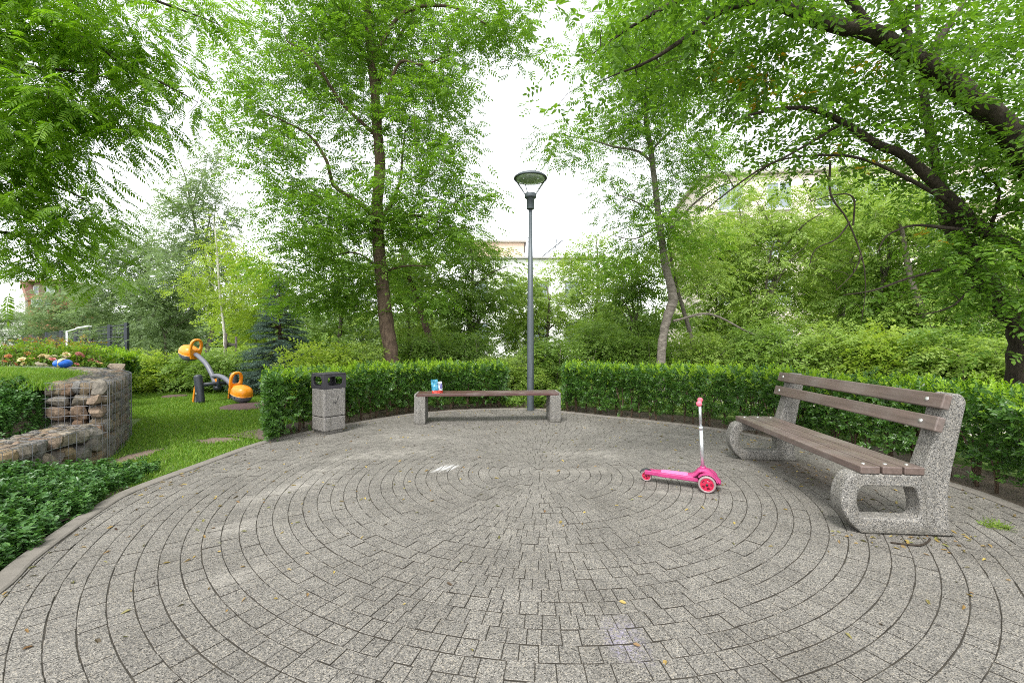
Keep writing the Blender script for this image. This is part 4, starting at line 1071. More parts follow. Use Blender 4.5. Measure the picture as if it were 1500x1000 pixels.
def locust():
    rng=np.random.default_rng(53); root=thing('locust_tree','near locust tree with bright feathery leaves hanging in from the top left corner','tree',(-6.9,4.1,0))
    limbs=[([Vector((-6.9,4.1,-.05)),Vector((-6.85,4.1,1.2)),Vector((-6.8,4.15,2.6)),Vector((-6.6,4.3,4.0)),Vector((-6.3,4.5,5.5)),Vector((-6.1,4.6,6.8))],[.17,.15,.14,.12,.08,.03]),
      ([Vector((-6.65,4.25,3.7))]+arr((0,8,4.7),(60,28,4.8),(125,60,4.9),(180,92,5.0),(240,123,5.1),(290,150,5.3)),[.06,.045,.034,.026,.018,.010,.004]),
      ([Vector((-6.65,4.2,3.3))]+arr((-20,100,4.6),(50,100,4.7),(120,106,4.8),(170,118,4.9)),[.04,.026,.018,.011,.004]),
      ([Vector((-6.75,4.2,2.9))]+arr((-20,160,4.7),(40,170,4.8),(100,172,4.9),(165,178,5.0)),[.04,.024,.017,.010,.004]),
      ([Vector((-6.75,4.2,2.6))]+arr((-20,250,4.8),(50,262,4.9),(110,285,5.0),(150,310,5.0)),[.04,.024,.017,.010,.004]),
      ([Vector((-6.8,4.15,2.2))]+arr((-20,340,4.9),(40,352,5.0),(90,380,5.0)),[.04,.022,.013,.004]),
      ([Vector((-6.65,4.3,4.0))]+arr((60,-60,4.9),(170,-20,5.0),(280,20,5.2),(330,40,5.3)),[.05,.034,.02,.009,.003])]
    ells=[E(70,40,4.8,115,70,.9,1.2),E(115,125,4.9,95,70,.8,1.2),E(50,200,4.8,110,65,.8,1.2),E(150,185,5.0,70,38,.6,.9),E(45,300,4.9,90,55,.7,1.1),E(115,310,5.0,65,32,.5,.8),E(15,362,5.0,60,30,.5,.8),E(105,385,5.0,55,36,.5,1.2),E(60,375,5.0,50,25,.4,.7),E(190,75,5.0,50,55,.6,.9),E(255,60,5.2,35,55,.4,.5),E(280,148,5.3,50,26,.4,.75),E(330,30,5.3,30,30,.3,.35),E(300,5,5.3,70,26,.5,.5),E(0,-60,4.8,150,70,1.0,.8),E(290,190,5.3,30,20,.3,.28),E(-60,200,4.6,70,220,1.0,1.0),E(205,248,5.1,22,22,.3,.22)]
    tree(root,limbs,ells,rng,240,15,.17,T_LOC,LEAF['locust'],M['bark_dark'],(.65,1.1),.38,.5,.3,wob=.14,minr=.0022)
locust()
def hackberry():
    rng=np.random.default_rng(54); b=Vector((5.75,4.75,0)); root=thing('hackberry_tree','large dark-limbed tree leaning in from the right over the slatted bench','tree',b)
    limbs=[([b+Vector((.05,0,-.05)),b+Vector((-.05,0,.7))]+arr((1497,488,4.65),(1462,440,4.6),(1425,378,4.6),(1392,325,4.6),(1375,260,4.6),(1362,190,4.6),(1350,110,4.6),(1345,20,4.6),(1340,-90,4.7)),[.15,.13,.115,.105,.095,.08,.05,.042,.034,.026,.012]),
      ([b+Vector((-.02,-.02,.8)),Vector((5.6,4.5,1.6))]+arr((1500,378,4.4),(1440,337,4.3),(1402,302,4.25),(1366,266,4.2),(1330,232,4.15),(1275,206,4.1),(1235,180,4.0),(1190,160,3.9),(1140,160,3.8),(1090,170,3.7)),[.095,.08,.068,.062,.056,.050,.044,.037,.03,.022,.015,.008]),
      ([b+Vector((0,-.03,.9)),Vector((5.75,4.2,2.0))]+arr((1530,270,4.0),(1465,182,3.9),(1428,150,3.85),(1390,120,3.8),(1355,94,3.75),(1320,73,3.7),(1275,47,3.6),(1190,28,3.5),(1125,-2,3.4),(1050,-40,3.3)),[.135,.12,.105,.098,.092,.086,.08,.075,.068,.054,.037,.017]),
      (arr((1275,47,3.6),(1262,22,3.6),(1240,-5,3.6),(1215,-50,3.6)),[.04,.034,.028,.014]),
      (arr((1335,80,3.7),(1330,50,3.8),(1310,10,3.9),(1300,-40,4.0)),[.035,.03,.025,.012]),
      (arr((1365,100,3.8),(1375,60,4.0),(1395,30,4.2),(1420,-10,4.4)),[.04,.034,.028,.014]),
      (arr((1190,28,3.5),(1190,8,3.5),(1180,-20,3.5)),[.02,.018,.012]),
      (arr((1125,0,3.4),(1060,15,3.4),(1005,55,3.4),(950,90,3.4),(900,110,3.4)),[.03,.024,.018,.012,.006]),
      (arr((1090,-15,3.4),(1000,0,3.3),(940,30,3.3),(880,70,3.3)),[.026,.02,.014,.006]),
      (arr((1235,180,4.0),(1210,195,3.9),(1160,225,3.8),(1110,250,3.8),(1055,290,3.8),(1030,310,3.8)),[.017,.014,.011,.008,.006,.003]),
      (arr((1402,302,4.25),(1330,262,4.1),(1260,232,4.0),(1190,228,3.9),(1130,240,3.9),(1080,280,3.9)),[.022,.017,.013,.010,.007,.003]),
      (arr((1216,235,4.0),(1217,285,3.95),(1240,320,3.95),(1262,375,3.95),(1268,420,3.95),(1262,470,3.95)),[.010,.009,.007,.006,.004,.002]),
      (arr((1245,325,3.95),(1225,350,3.9),(1195,365,3.9),(1185,390,3.9)),[.008,.006,.005,.003]),(arr((1262,375,3.95),(1250,400,3.9),(1225,425,3.9)),[.007,.005,.003]),(arr((1250,330,3.95),(1250,290,3.9),(1225,285,3.9),(1190,295,3.9)),[.008,.007,.006,.003]),
      (arr((1440,337,4.3),(1395,335,4.2),(1340,330,4.15),(1300,345,4.1),(1285,370,4.1)),[.022,.018,.013,.008,.004]),
      (arr((1455,430,4.55),(1400,395,4.4),(1340,405,4.3),(1280,425,4.2),(1235,432,4.2)),[.024,.018,.013,.009,.004]),
      (arr((1470,450,4.55),(1430,420,4.4),(1400,445,4.3),(1370,457,4.3),(1340,460,4.3)),[.016,.012,.009,.006,.003]),
      (arr((1450,335,4.3),(1460,305,4.2),(1462,275,4.2),(1440,255,4.2)),[.02,.016,.012,.006])]
    ells=[E(1415,320,4.25,55,75,.3,1.5),E(1450,400,4.3,55,60,.25,1.8),E(1485,470,4.4,40,45,.25,1.6),E(1010,40,3.5,170,55,.8,1.1),E(1150,90,3.7,130,75,.8,.9),E(1290,110,4.0,120,95,.9,1.2),E(1440,70,4.2,80,90,1.0,1.2),E(1455,250,4.3,70,95,.8,1.3),E(1340,215,4.2,90,55,.7,1.0),E(1200,185,4.0,90,50,.6,.7),E(890,60,3.4,55,60,.5,.8),E(1470,410,4.5,50,70,.6,.9),E(1100,240,3.9,70,40,.5,.4),E(1390,400,4.4,60,40,.5,.6),E(1500,150,4.4,70,200,1.2,1.1),E(840,140,3.5,35,60,.4,.5),E(1150,-60,3.6,260,60,1.0,.7),E(1350,440,4.3,50,22,.3,.35),E(1050,150,3.7,70,45,.5,.45)]
    T=in_ellipsoids(ells,400,rng)
    bare=in_ellipsoids([E(1150,265,3.9,110,50,.5),E(1060,150,3.6,90,70,.5),E(1230,380,3.95,60,70,.3),E(960,90,3.4,80,60,.4)],70,rng)
    V,Q,_=branches(limbs,np.concatenate([T,bare]),rng,wob=.16,minr=.0018,rise=.05); o=np.array(root.location)
    link('trunk',np_mesh('trunk',V-o,Q,smooth=True),M['bark_dark'],root)
    P,D,U=leaves_at(T,12,.16,rng,.3,.7,.45)
    v,q=scatter(T_HACK,P-o,D,U,rng.uniform(.55,1.0,len(P)),rng); link('crown',np_mesh('crown',v,q),LEAF['hackberry'],root)
    yc=np.array([tuple(W(*p)) for p in ((1118,118,3.7),(1135,100,3.7),(1270,92,3.75),(1290,95,3.75),(1050,90,3.6),(1172,145,3.8),(1268,247,4.0),(1100,110,3.7),(1240,215,4.0),(1060,75,3.6),(1360,345,4.3))])
    P,D,U=leaves_at(yc,3,.05,rng,.3,.6,.5); v,q=scatter([sprig(.12,4,.07,.03,rng)],P-o,D,U,rng.uniform(.6,1,len(P)),rng); link('yellowed_leaves',np_mesh('yellowed_leaves',v,q),LEAF['yellow'],root)
hackberry()

# ------------------------------------------------------------------ trees and bushes beyond
def far_tree(label,px,Y,H,r,mat,tm,seed,name='tree',cat='tree',z0=.5,nclus=90,per=26,spread=.33,lean=0,barkm='bark_grey',size=(.7,1.15),tr=None,upright=False,stems=1,group=None):
    rng=np.random.default_rng(seed); b=Vector(((px-750)*Y/F,Y,0)); root=thing(name,label,cat,b,0,group); tr=tr or .022*H+.02
    limbs=[]
    for s in range(stems):
        dx,dy=rng.normal(size=2)*(.15 if stems==1 else .25*r)
        st=b+Vector((dx*.3,dy*.3,-.05)); top=b+Vector((lean+dx*1.6,dy*1.6,H*.93))
        m1=st.lerp(top,.35)+Vector(rng.normal(size=3)*.10*r); m2=st.lerp(top,.7)+Vector(rng.normal(size=3)*.14*r)
        limbs.append(([st,m1,m2,top],[tr,tr*.75,tr*.45,tr*.12]))
        for k in range(5 if stems==1 else 2):
            f=rng.uniform(.25,.75); s0=st.lerp(m1,f/.35) if f<.35 else m1.lerp(m2,(f-.35)/.35) if f<.7 else m2
            a=rng.uniform(0,2*PI); out=Vector((math.cos(a),math.sin(a),0))*r*rng.uniform(.5,.9)*(.5 if upright else 1); z=(H-s0.z)*rng.uniform(.25,.6)*(1.6 if upright else 1)
            limbs.append(([s0,s0+out*.5+Vector((0,0,z*.7)),s0+out+Vector((0,0,z))],[tr*.42,tr*.25,tr*.06]))
    ells=[]; n=14
    for k in range(n):
        f=(k+.5)/n; z=z0+(H-z0)*f; w=r*(math.sin(PI*(.12+.80*f))**.7 if not upright else (1.05-.75*f)); a=k*2.4+rng.uniform(0,1); d=w*rng.uniform(.25,.62)
        ells.append((b+Vector((lean*f+d*math.cos(a),d*math.sin(a),z)),(w*rng.uniform(.40,.62),w*rng.uniform(.4,.62),(H-z0)*rng.uniform(.09,.15))))
    tree(root,limbs,ells,rng,nclus,per,spread,tm,LEAF[mat],M[barkm],size,.2,.5,.45)
    return root
PP,SS,TT=T_FAR_P,T_FAR_S,T_FAR_T
BG=[('grey-green round tree low at the left edge, below the brick house',26,73,7.0,7.0,'far_grey',SS),
 ('grey-green bushy tree between the brick house and the dense dark tree',112,47,7.8,5.2,'far_grey',SS),
 ('dense grey-green tree with a broad crown, left of the tall sparse tree',200,29,9.6,4.0,'far_grey',SS),
 ('feathery grey-green tree standing just right of the mesh fence end',243,24,4.6,2.4,'far_grey',PP),
 ('light lime-green young tree beside the white birch stem',375,15.5,4.6,1.8,'lime',SS),
 ('bright green bushy tree in the gap between spruce and ash trunk',478,15,5.2,2.2,'far_mid',PP),
 ('fresh green tree right behind the straight ash trunk',590,15.5,5.6,2.1,'far_light',PP),
 ('leafy green tree left of the lamp pole, below the white house roof',684,14,4.9,2.0,'far_mid',PP),
 ('low light-green tree directly behind the lamp pole',772,16,3.9,1.8,'far_light',PP),
 ('rounded yellow-green tree just right of the lamp pole',868,17,6.0,2.0,'far_light',SS),
 ('green thicket tree left of the pale kinked trunk',925,13.5,3.9,1.7,'far_mid',PP),
 ('light feathery tree directly right of the pale kinked trunk',1045,16,6.2,2.1,'far_light',PP),
 ('pale feathery tree in front of the left half of the cream building',1128,14.5,6.6,1.8,'far_light',PP),
 ('pale feathery tree in front of the middle of the cream building',1215,15.5,7.6,2.0,'far_light',PP),
 ('green feathery tree in front of the right part of the cream building',1305,13,6.0,1.7,'far_mid',PP),
 ('light green tree behind the near end of the slatted bench',1395,12,3.9,1.7,'far_light',PP),
 ('tall thin pale tree rising before the left end of the cream building',1085,20,8.8,2.5,'far_light',PP),
 ('tall thin pale tree rising before the right windows of the cream building',1262,19,8.6,2.6,'far_light',PP),
 ('bright green tree at the right edge behind the leaning dark trunk',1490,10.5,4.3,1.8,'far_light',PP)]
for i,(lb,px,Y,H,r,mt,tm) in enumerate(BG):
    far_tree(lb,px,Y,H,r,mt,tm,100+i,name='broadleaf_tree',nclus=int(48+11*r*H/2.2),per=20 if tm is PP else 22,spread=.30 if r<2.6 else .42,size=(.6,1.0) if r<2.6 else (.9,1.4),z0=.4,tr=.03+.012*H)
far_tree('tall sparse poplar with upright limbs, highest tree on the left skyline',298,24,12.2,3.6,'far_grey',SS,150,name='poplar_tree',z0=3,nclus=330,per=15,spread=.42,upright=True,size=(.8,1.2),tr=.12)
def birch():
    rng=np.random.default_rng(61); Y=13; b=Vector(((330-750)*Y/F,Y,0)); root=thing('birch_sapling','thin young birch with a white stem tied between two stakes','tree',b)
    limbs=[([b+Vector((0,0,-.05))]+arr((330,520,Y),(328,480,Y),(322,430,Y),(319,385,Y),(316,345,Y),(312,318,Y)),[.045,.042,.038,.034,.028,.02,.008]),(arr((320,390,Y),(330,372,Y),(340,360,Y)),[.015,.01,.005]),(arr((322,430,Y),(305,410,Y),(290,405,Y)),[.014,.01,.005]),(arr((324,450,Y),(345,430,Y),(360,428,Y)),[.014,.01,.005])]
    ells=[E(314,355,Y,28,38,.5),E(296,398,Y,34,28,.5),E(345,410,Y,34,30,.5),E(290,430,Y,34,22,.5),E(350,450,Y,30,22,.5),E(325,440,Y,25,30,.5,.5)]
    tree(root,limbs,ells,rng,60,15,.18,TT,LEAF['lime'],M['bark_birch'],(.6,1.0),.3,.5,.5)
    for px,Ys,h in ((330,12.6,1.55),(345,12.9,1.45)):
        p=Vector(((px-750)*Ys/F,Ys,0)); r2=thing('tree_stake','thicker dark wooden stake left of the pair holding the birch' if px<340 else 'thinner wooden stake right of the pair holding the birch','stake',p); mb=MB(); mb.tube([(0,0,-.05),(.02,0,h)],.04 if px<340 else .033,10); mb.build('pole',M['stake'],r2)
        if px<340:
            q=W(345,502,12.85)-p; mb=MB(); mb.box(((.02+q.x)/2,(q.y)/2-.045,1.22),(q.x+.15,.03,.07),Matrix.Rotation(.42,3,'Z') @ Matrix.Rotation(.10,3,'Y'),.004); mb.build('cross_batten',M['stake'],r2)
birch()
def leaning(label,pts,rad,barkm,seed,ells,mat,n):
    rng=np.random.default_rng(seed); P=arr(*pts); root=thing('slender_tree',label,'tree',(P[0].x,P[0].y,0)); P[0].z=-.05
    tree(root,[(P,rad)],ells,rng,n,16,.26,PP,LEAF[mat],M[barkm],(.55,.95),.2,.5,.4)
leaning('thin grey leaning stem right of the kinked ash trunk behind the hedge',[(1030,560,12),(1022,536,12),(1011,488,12),(1000,450,12),(990,415,12),(982,370,12),(975,320,12)],[.075,.07,.062,.055,.045,.035,.015],'bark_grey',71,[E(1000,340,12,60,40,1.0),E(960,380,12,50,35,.9),E(1030,390,12,50,35,.9)],'far_light',34)
leaning('dark trunk leaning left behind the backless bench, right of the straight ash',[(652,560,12.5),(640,524,12.5),(622,475,12.5),(608,430,12.5),(592,385,12.6),(585,340,12.7)],[.12,.11,.095,.08,.06,.02],'bark_brown',72,[E(600,390,12.6,60,40,1.0),E(640,420,12.5,50,35,.9)],'far_mid',30)
leaning('grey slanting stem rising left of the near bench end, among pale trees',[(1390,560,11.5),(1372,500,11.5),(1345,440,11.6),(1330,390,11.7),(1322,340,11.8),(1310,290,12)],[.10,.09,.08,.07,.05,.02],'bark_grey',73,[E(1330,330,11.8,70,45,1.0),E(1370,380,11.6,50,40,.9),E(1290,300,11.9,50,40,.9)],'far_light',38)
# understorey bushes behind the hedges: each its own thing
def bush(label,px,Y,H,r,mat,seed,tm=None,group=None,name='shrub'):
    return far_tree(label,px,Y,H,r,mat,tm or TT,seed,name=name,cat='shrub',z0=.1,nclus=int(40+26*r*H),per=22,spread=.19,stems=4,tr=.022,size=(.7,1.15),group=group)
BU=[('yellow-green shrub beyond the lawn, left of the raised seesaw seat',212,11.3,.95,.85,'lime'),('green shrub beyond the lawn behind the raised seesaw seat',262,11.6,.92,.85,'far_mid'),('dark leafy shrub beyond the lawn under the seesaw beam',318,11.4,.95,.8,'far_mid'),
 ('light green shrub right of the seesaw before the spruce foot',372,12.6,1.1,.8,'far_light'),('bright young shrub growing over the hedge right above the bin',478,8.3,1.12,.7,'lime'),('bright shrub left of the ash trunk foot behind the hedge',527,8.9,1.2,.6,'far_light'),
 ('dark green shrub right of the ash trunk foot',622,10.2,1.4,.9,'far_mid'),('green shrub behind the middle of the backless bench',688,10.6,1.5,.9,'far_mid'),('leafy shrub directly behind the foot of the lamp',752,9.8,.95,.8,'far_light'),('green shrub right of the lamp foot at the hedge gap',806,10.3,1.3,.8,'far_mid'),
 ('green shrub behind the left end of the right-hand hedge',872,11.5,1.7,.95,'far_mid'),('dark shrub at the foot of the pale kinked trunk',945,11.2,1.4,.9,'far_mid'),('light shrub behind the hedge, straight above the scooter',1035,10.5,1.5,.95,'far_light'),('green shrub behind the hedge at the far end of the slatted bench',1115,9.8,1.6,.95,'far_mid'),
 ('light shrub behind the middle of the slatted bench back',1205,9.2,1.55,.95,'far_light'),('yellow-green shrub behind the near half of the slatted bench',1290,8.6,1.5,.9,'lime'),('green shrub behind the near bench leg',1375,7.9,1.45,.85,'far_mid'),('bright shrub at the right edge beneath the leaning trunk',1465,7.0,1.3,.8,'far_light')]
for i,(lb,px,Y,H,r,mt) in enumerate(BU): bush(lb,px,Y,H,r,mt,200+i)
# clipped hedge and roses of the raised bed
def block_hedge():
    rng=np.random.default_rng(63); a,b_=W(95,0,10.2),W(160,0,9.6); a.z=b_.z=0; c=(a+b_)/2; d=(b_-a).normalized(); n_=Vector((-d.y,d.x,0)); root=thing('low_hedge','low clipped bright-green hedge behind the roses, before the mesh fence','hedge',(c.x,c.y,0)); n=4200
    u=rng.uniform(-.62,.62,n)*(b_-a).length*1.25; w=rng.uniform(-.35,.35,n); z=.50+.50*rng.random(n)**.5+.04*np.sin(u*4)
    P=np.outer(u,tuple(d))+np.outer(w,tuple(n_)); P[:,2]=z; D=unit(rng.normal(size=(n,3))+np.array([0,-.3,.9])); U=unit(rng.normal(size=(n,3))+np.array([0,-.4,.5]))
    k=z<.82+rng.normal(size=n)*.1
    V,Q=scatter(privet,P[k],D[k],U[k],rng.uniform(1.0,1.6,k.sum()),rng); link('foliage',np_mesh('foliage',V,Q),LEAF['privet'],root)
    V,Q=scatter(shoot,P[~k],D[~k],U[~k],rng.uniform(1.0,1.5,(~k).sum()),rng); link('young_shoots',np_mesh('young_shoots',V,Q),LEAF['privet_new'],root)
    mb=MB(); mb.tube([(0,0,-.03),(0,0,.7)],.02,6); mb.build('stem',M['stem'],root)
block_hedge()
def flower_mesh(seed,cols):
    rng=np.random.default_rng(seed); P=[]
    for ring,(k,r,e) in enumerate(((7,.045,.25),(6,.036,.8),(5,.024,1.6),(3,.012,3))):
        for i in range(k):
            a=2*PI*i/k+ring*.5+rng.normal()*.1; P.append(place((np.array([(0,0,0),(.5,.42,.1),(1,.3,.02),(1.06,0,-.06),(1,-.3,.02),(.5,-.42,.1)])*r,np.array([[0,1,2,3],[0,3,4,5]])),(0,0,.004*ring),(math.cos(a),math.sin(a),e),(0,0,1)))
    v,q=join(P); return np_mesh('flower',v,q)
def petal(name,c): return leaf_mat(name,[c,[min(.9,x*1.15) for x in c],[x*.8 for x in c]],trans=.3,tint=(1,1,1))
PET={'peach':petal('peach_petal',(.72,.34,.17)),'cream':petal('cream_petal',(.76,.62,.36)),'pink':petal('pink_petal',(.68,.30,.27)),'white':petal('white_petal',(.75,.70,.55))}
FM={k:flower_mesh(80+i,None) for i,k in enumerate(PET)}
for k in PET: FM[k].materials.append(PET[k])
ROSES=[('rose bush with peach and cream flowers, leftmost on the raised bed',8,7.9,.42,[('peach',12,522),('peach',6,530),('cream',3,541),('cream',16,541),('peach',22,534)]),
 ('rose bush with peach flowers in the second place from the left edge',42,8.0,.42,[('peach',40,518),('cream',32,527),('pink',47,526),('cream',36,533)]),
 ('rose bush with pale cream flowers behind the blue ball, left side',66,8.0,.40,[('cream',62,522),('cream',70,523),('white',56,534),('white',64,535)]),
 ('rose bush with white flowers right above the blue ball',90,8.1,.40,[('white',92,523),('cream',97,520),('pink',77,527),('white',80,523)]),
 ('rose bush with pink flowers right of the blue ball',116,8.1,.42,[('pink',115,519),('pink',112,534),('pink',119,521)]),
 ('rose bush with faded pink flowers beside the wall corner',140,8.3,.38,[('pink',142,531),('cream',148,533),('pink',134,528)])]
for i,(lb,px,Y,h,fl) in enumerate(ROSES):
    rng=np.random.default_rng(300+i); b=Vector(((px-750)*Y/F,Y,.76)); root=thing('rose_bush',lb,'rose bush',b,0,'rose bushes on the raised bed'); n=150
    P=in_ellipsoids([(Vector((0,0,h*.62)),(.34,.30,h*.5))],n,rng); D=unit(P*np.array([1,1,.6])+rng.normal(size=(n,3))*.2+np.array([0,0,-.1])); U=unit(np.array([0,0,1.])+rng.normal(size=(n,3))*.4)
    V,Q=scatter([sprig(.13,5,.05,.032,rng) for _ in range(3)],P,D,U,rng.uniform(.7,1.2,n),rng); link('foliage',np_mesh('foliage',V,Q),LEAF['rose'],root)
    for k in range(5):
        e=rng.normal(size=2)*.14; mb=MB(); mb.tube(curve([(e[0]*.2,e[1]*.2,-.03),(e[0]*.6,e[1]*.6,h*.5),(e[0],e[1],h)],3),.006,5); mb.build('stem',M['stem'],root)
    for k,(c_,fx,fy) in enumerate(fl):
        p=W(fx,fy,Y-.25+rng.normal()*.08)-b; o=link('flower',FM[c_],[],root,p); o.rotation_euler=(rng.normal()*.3+.5,rng.normal()*.4,rng.uniform(0,6)); s=rng.uniform(1.0,1.4); o.scale=(s,s,s)
        st=MB(); q=Vector((p.x*.75,p.y*.75,h*.7)); st.tube([tuple(q-p),(0,0,0)],.0045,5); f=st.build('flower_stem',M['stem'],root,p)
for i,(lb,px,Y,H) in enumerate((('bush of yellow-orange young shoots behind the roses, before the fence',82,9.3,1.33),('small orange-leaved shoots at the far left edge of the bed',8,9.0,1.3),('thin orange-tipped shoots behind the low hedge before the fence',120,10.0,1.28))):
    rng=np.random.default_rng(320+i); b=Vector(((px-750)*Y/F,Y,.0)); root=thing('orange_shrub',lb,'shrub',b); w=.42 if i==0 else .2
    tree(root,[([b,b+Vector((.02,0,.7)),b+Vector((0,0,H))],[.015,.012,.004])],[(b+Vector((0,0,H*.82)),(w,w*.8,H*.18),1)],rng,16 if i==0 else 7,12,.12,[sprig(.13,6,.055,.028,rng)],LEAF['bronze'],M['stem'],(.7,1.1),-.1,.6,.5)
# spruce
def spruce():
    rng=np.random.default_rng(64); Y=11; b=Vector(((409-750)*Y/F,Y,0)); root=thing('spruce_tree','blue-green spruce with layered drooping branches, right of the seesaw','tree',b); H=2.95
    tw=[]
    for _ in range(4):
        P=[]
        for i in range(95):
            t=rng.uniform(.02,1); a=rng.uniform(0,2*PI); br=rng.uniform(-1,1)*(1-t)*.10
            P.append(place(leaf4(.036,.011),(t*.34,br,-.10*t*t*.34),(.75,math.cos(a),math.sin(a)*.8),(rng.normal()*.5,rng.normal()*.5,1)))
        tw.append(join(P))
    tubes=[([b+Vector((0,0,-.05)),b+Vector((.02,0,1.4)),b+Vector((0,0,H))],[.07,.045,.008])]; PP_=[];DD=[];UU=[];SSz=[]
    z=.12
    while z<H-.05:
        f=1-z/H; R=1.08*f**.9+.05; k=int(7+7*f)
        for i in range(k):
            a=rng.uniform(0,2*PI); L=R*rng.uniform(.75,1.1); out=Vector((math.cos(a),math.sin(a),0)); s=b+Vector((0,0,z+rng.normal()*.03)); dr=.10+.12*f
            pts=[s,s+out*L*.5+Vector((0,0,-dr*L*.6)),s+out*L+Vector((0,0,-dr*L*.7))]; tubes.append((pts,[.010,.007,.002]))
            m=int(5+L*17)
            for j in range(m):
                t=rng.uniform(.15,1)**.8; p=pts[0].lerp(pts[1],t*2) if t<.5 else pts[1].lerp(pts[2],t*2-1); sd=rng.choice([-1,1])*rng.uniform(.2,1.0)*(1 if t<.9 else .3)
                side=Vector((-out.y,out.x,0)); PP_.append(tuple(p)); DD.append(tuple(out*1.0+side*sd+Vector((0,0,-.12+rng.normal()*.18)))); UU.append((rng.normal()*.2,rng.normal()*.2,1)); SSz.append(rng.uniform(.55,1.0)*(.45+.6*f))
        z+=.085+.03*f
    o=np.array(b); v,q,_=branches(tubes,np.zeros((0,3)),rng); link('trunk',np_mesh('trunk',v-o,q,smooth=True),M['bark_brown'],root)
    v,q=scatter(tw,np.array(PP_)-o,DD,UU,SSz,rng); link('crown',np_mesh('crown',v,q),LEAF['spruce'],root)
spruce()
# far wood closing the view, low ground plants in the hedge gap
def far_wood():
    rng=np.random.default_rng(65); n=5200; a=rng.uniform(-1.05,1.02,n); Y=rng.uniform(92,110,n); x=np.tan(a)*100; z=9.5*rng.random(n)*(.55+.45*np.abs(np.sin(x*.21)*np.cos(x*.083+1)))
    P=np.stack([x,Y,z],1); D=unit(rng.normal(size=(n,3))*np.array([1,1,.4])); U=unit(np.array([0,-.3,1.])+rng.normal(size=(n,3))*.5)
    V,Q=scatter([sprig(3.6,9,1.4,.8,rng,False,60,.2,.1) for _ in range(4)],P,D,U,rng.uniform(.7,1.2,n),rng); tag(link('far_wood',np_mesh('far_wood',V,Q),LEAF['far_grey']),'distant green wood filling the gaps between the nearer trees','wood',kind='stuff')
far_wood()
def undergrowth():
    rng=np.random.default_rng(66); n=9000; a=rng.uniform(AL0+.15,AR1,n); d=rng.uniform(.12,5.5,n); gap=(a>AL1-.02)&(a<AR0+.02); keep=(d>.95)|gap; keep&=~((d>2.2)&(d<4.3)&(a>AR0)&(rng.random(n)<.9)); r=RB(a)+d; keep&=(CEN.x+r*np.sin(a))>-.52*(CEN.y+r*np.cos(a)); a=a[keep];d=d[keep];n=len(a)
    r=RB(a)+d; P=np.stack([CEN.x+r*np.sin(a),CEN.y+r*np.cos(a),np.abs(rng.normal(size=n))*.07+.01*d],1); D=unit(rng.normal(size=(n,3))*np.array([1,1,.4])+np.array([0,0,.2])); U=unit(np.array([0,0,1.])+rng.normal(size=(n,3))*.5)
    V,Q=scatter(cover,P,D,U,rng.uniform(1.1,2.6,n),rng); tag(link('undergrowth',np_mesh('undergrowth',V,Q),LEAF['far_mid']),'low green undergrowth behind the hedges and around the lamp foot','undergrowth',kind='stuff')
undergrowth()

# ------------------------------------------------------------------ fence, far lamp, buildings
def mesh_fence():
    a=Vector((-19.6,21.6,0)); d=Vector((-.79,.613,0)).normalized(); root=thing('mesh_fence','dark steel mesh fence on posts, running away behind the roses','fence',a); H=2.2; S=[0,4.1,10,16.2,24,34.6,48,63]
    for i,s in enumerate(S):
        p=d*s; mb=MB(); mb.box((p.x,p.y,H/2),(.15,.15,H+.1),None,.01); mb.build('post',M['fence'],root)
        if i+1<len(S):
            q=d*S[i+1]; mb=MB(); k=0
            while k<=10: z=.1+k*.205; mb.tube([p+Vector((0,0,z)),q+Vector((0,0,z))],.020 if k not in(0,10) else .027,4); k+=1
            m=int((S[i+1]-s)/.35)
            for j in range(1,m): w=p.lerp(q,j/m); mb.tube([w+Vector((0,0,.1)),w+Vector((0,0,2.15))],.007,4)
            mb.build('mesh_panel',M['fence'],root)
mesh_fence()
def far_lamp():
    p=Vector(((98-750)*18/F,18,0)); root=thing('street_lamp','small white street lamp with a bent arm behind the mesh fence','street lamp',p)
    mb=MB(); mb.tube([(0,0,-.05),(0,0,1.74)],.035,8); mb.build('pole',M['white_metal'],root); mb=MB(); mb.tube([(0,0,1.72),(.45,0,1.84)],.028,8); mb.build('arm',M['white_metal'],root)
    mb=MB(); mb.box((.72,0,1.90),(.55,.2,.07),Matrix.Rotation(-.16,3,'Y'),.03); mb.build('lamp_head',M['white_metal'],root)
far_lamp()
glass,t,b=new_mat('window_glass'); b.inputs['Base Color'].default_value=(.20,.24,.27,1); b.inputs['Roughness'].default_value=.08; b.inputs['Specular IOR Level'].default_value=.8  # light grey base colour stands in for reflected sky
M['glass']=glass
def brick(name,c1,c2):
    m,t,b=new_mat(name); bt=t.nodes.new('ShaderNodeTexBrick'); mp=t.nodes.new('ShaderNodeMapping'); mp.inputs['Rotation'].default_value=(PI/2,0,0); t.links.new(coords(t),mp.inputs[0]); t.links.new(mp.outputs[0],bt.inputs['Vector'])
    bt.inputs['Color1'].default_value=(*c1,1); bt.inputs['Color2'].default_value=(*c2,1); bt.inputs['Mortar'].default_value=(.4,.3,.26,1); bt.inputs['Scale'].default_value=4; t.links.new(bt.outputs[0],b.inputs['Base Color']); b.inputs['Roughness'].default_value=.9; return m
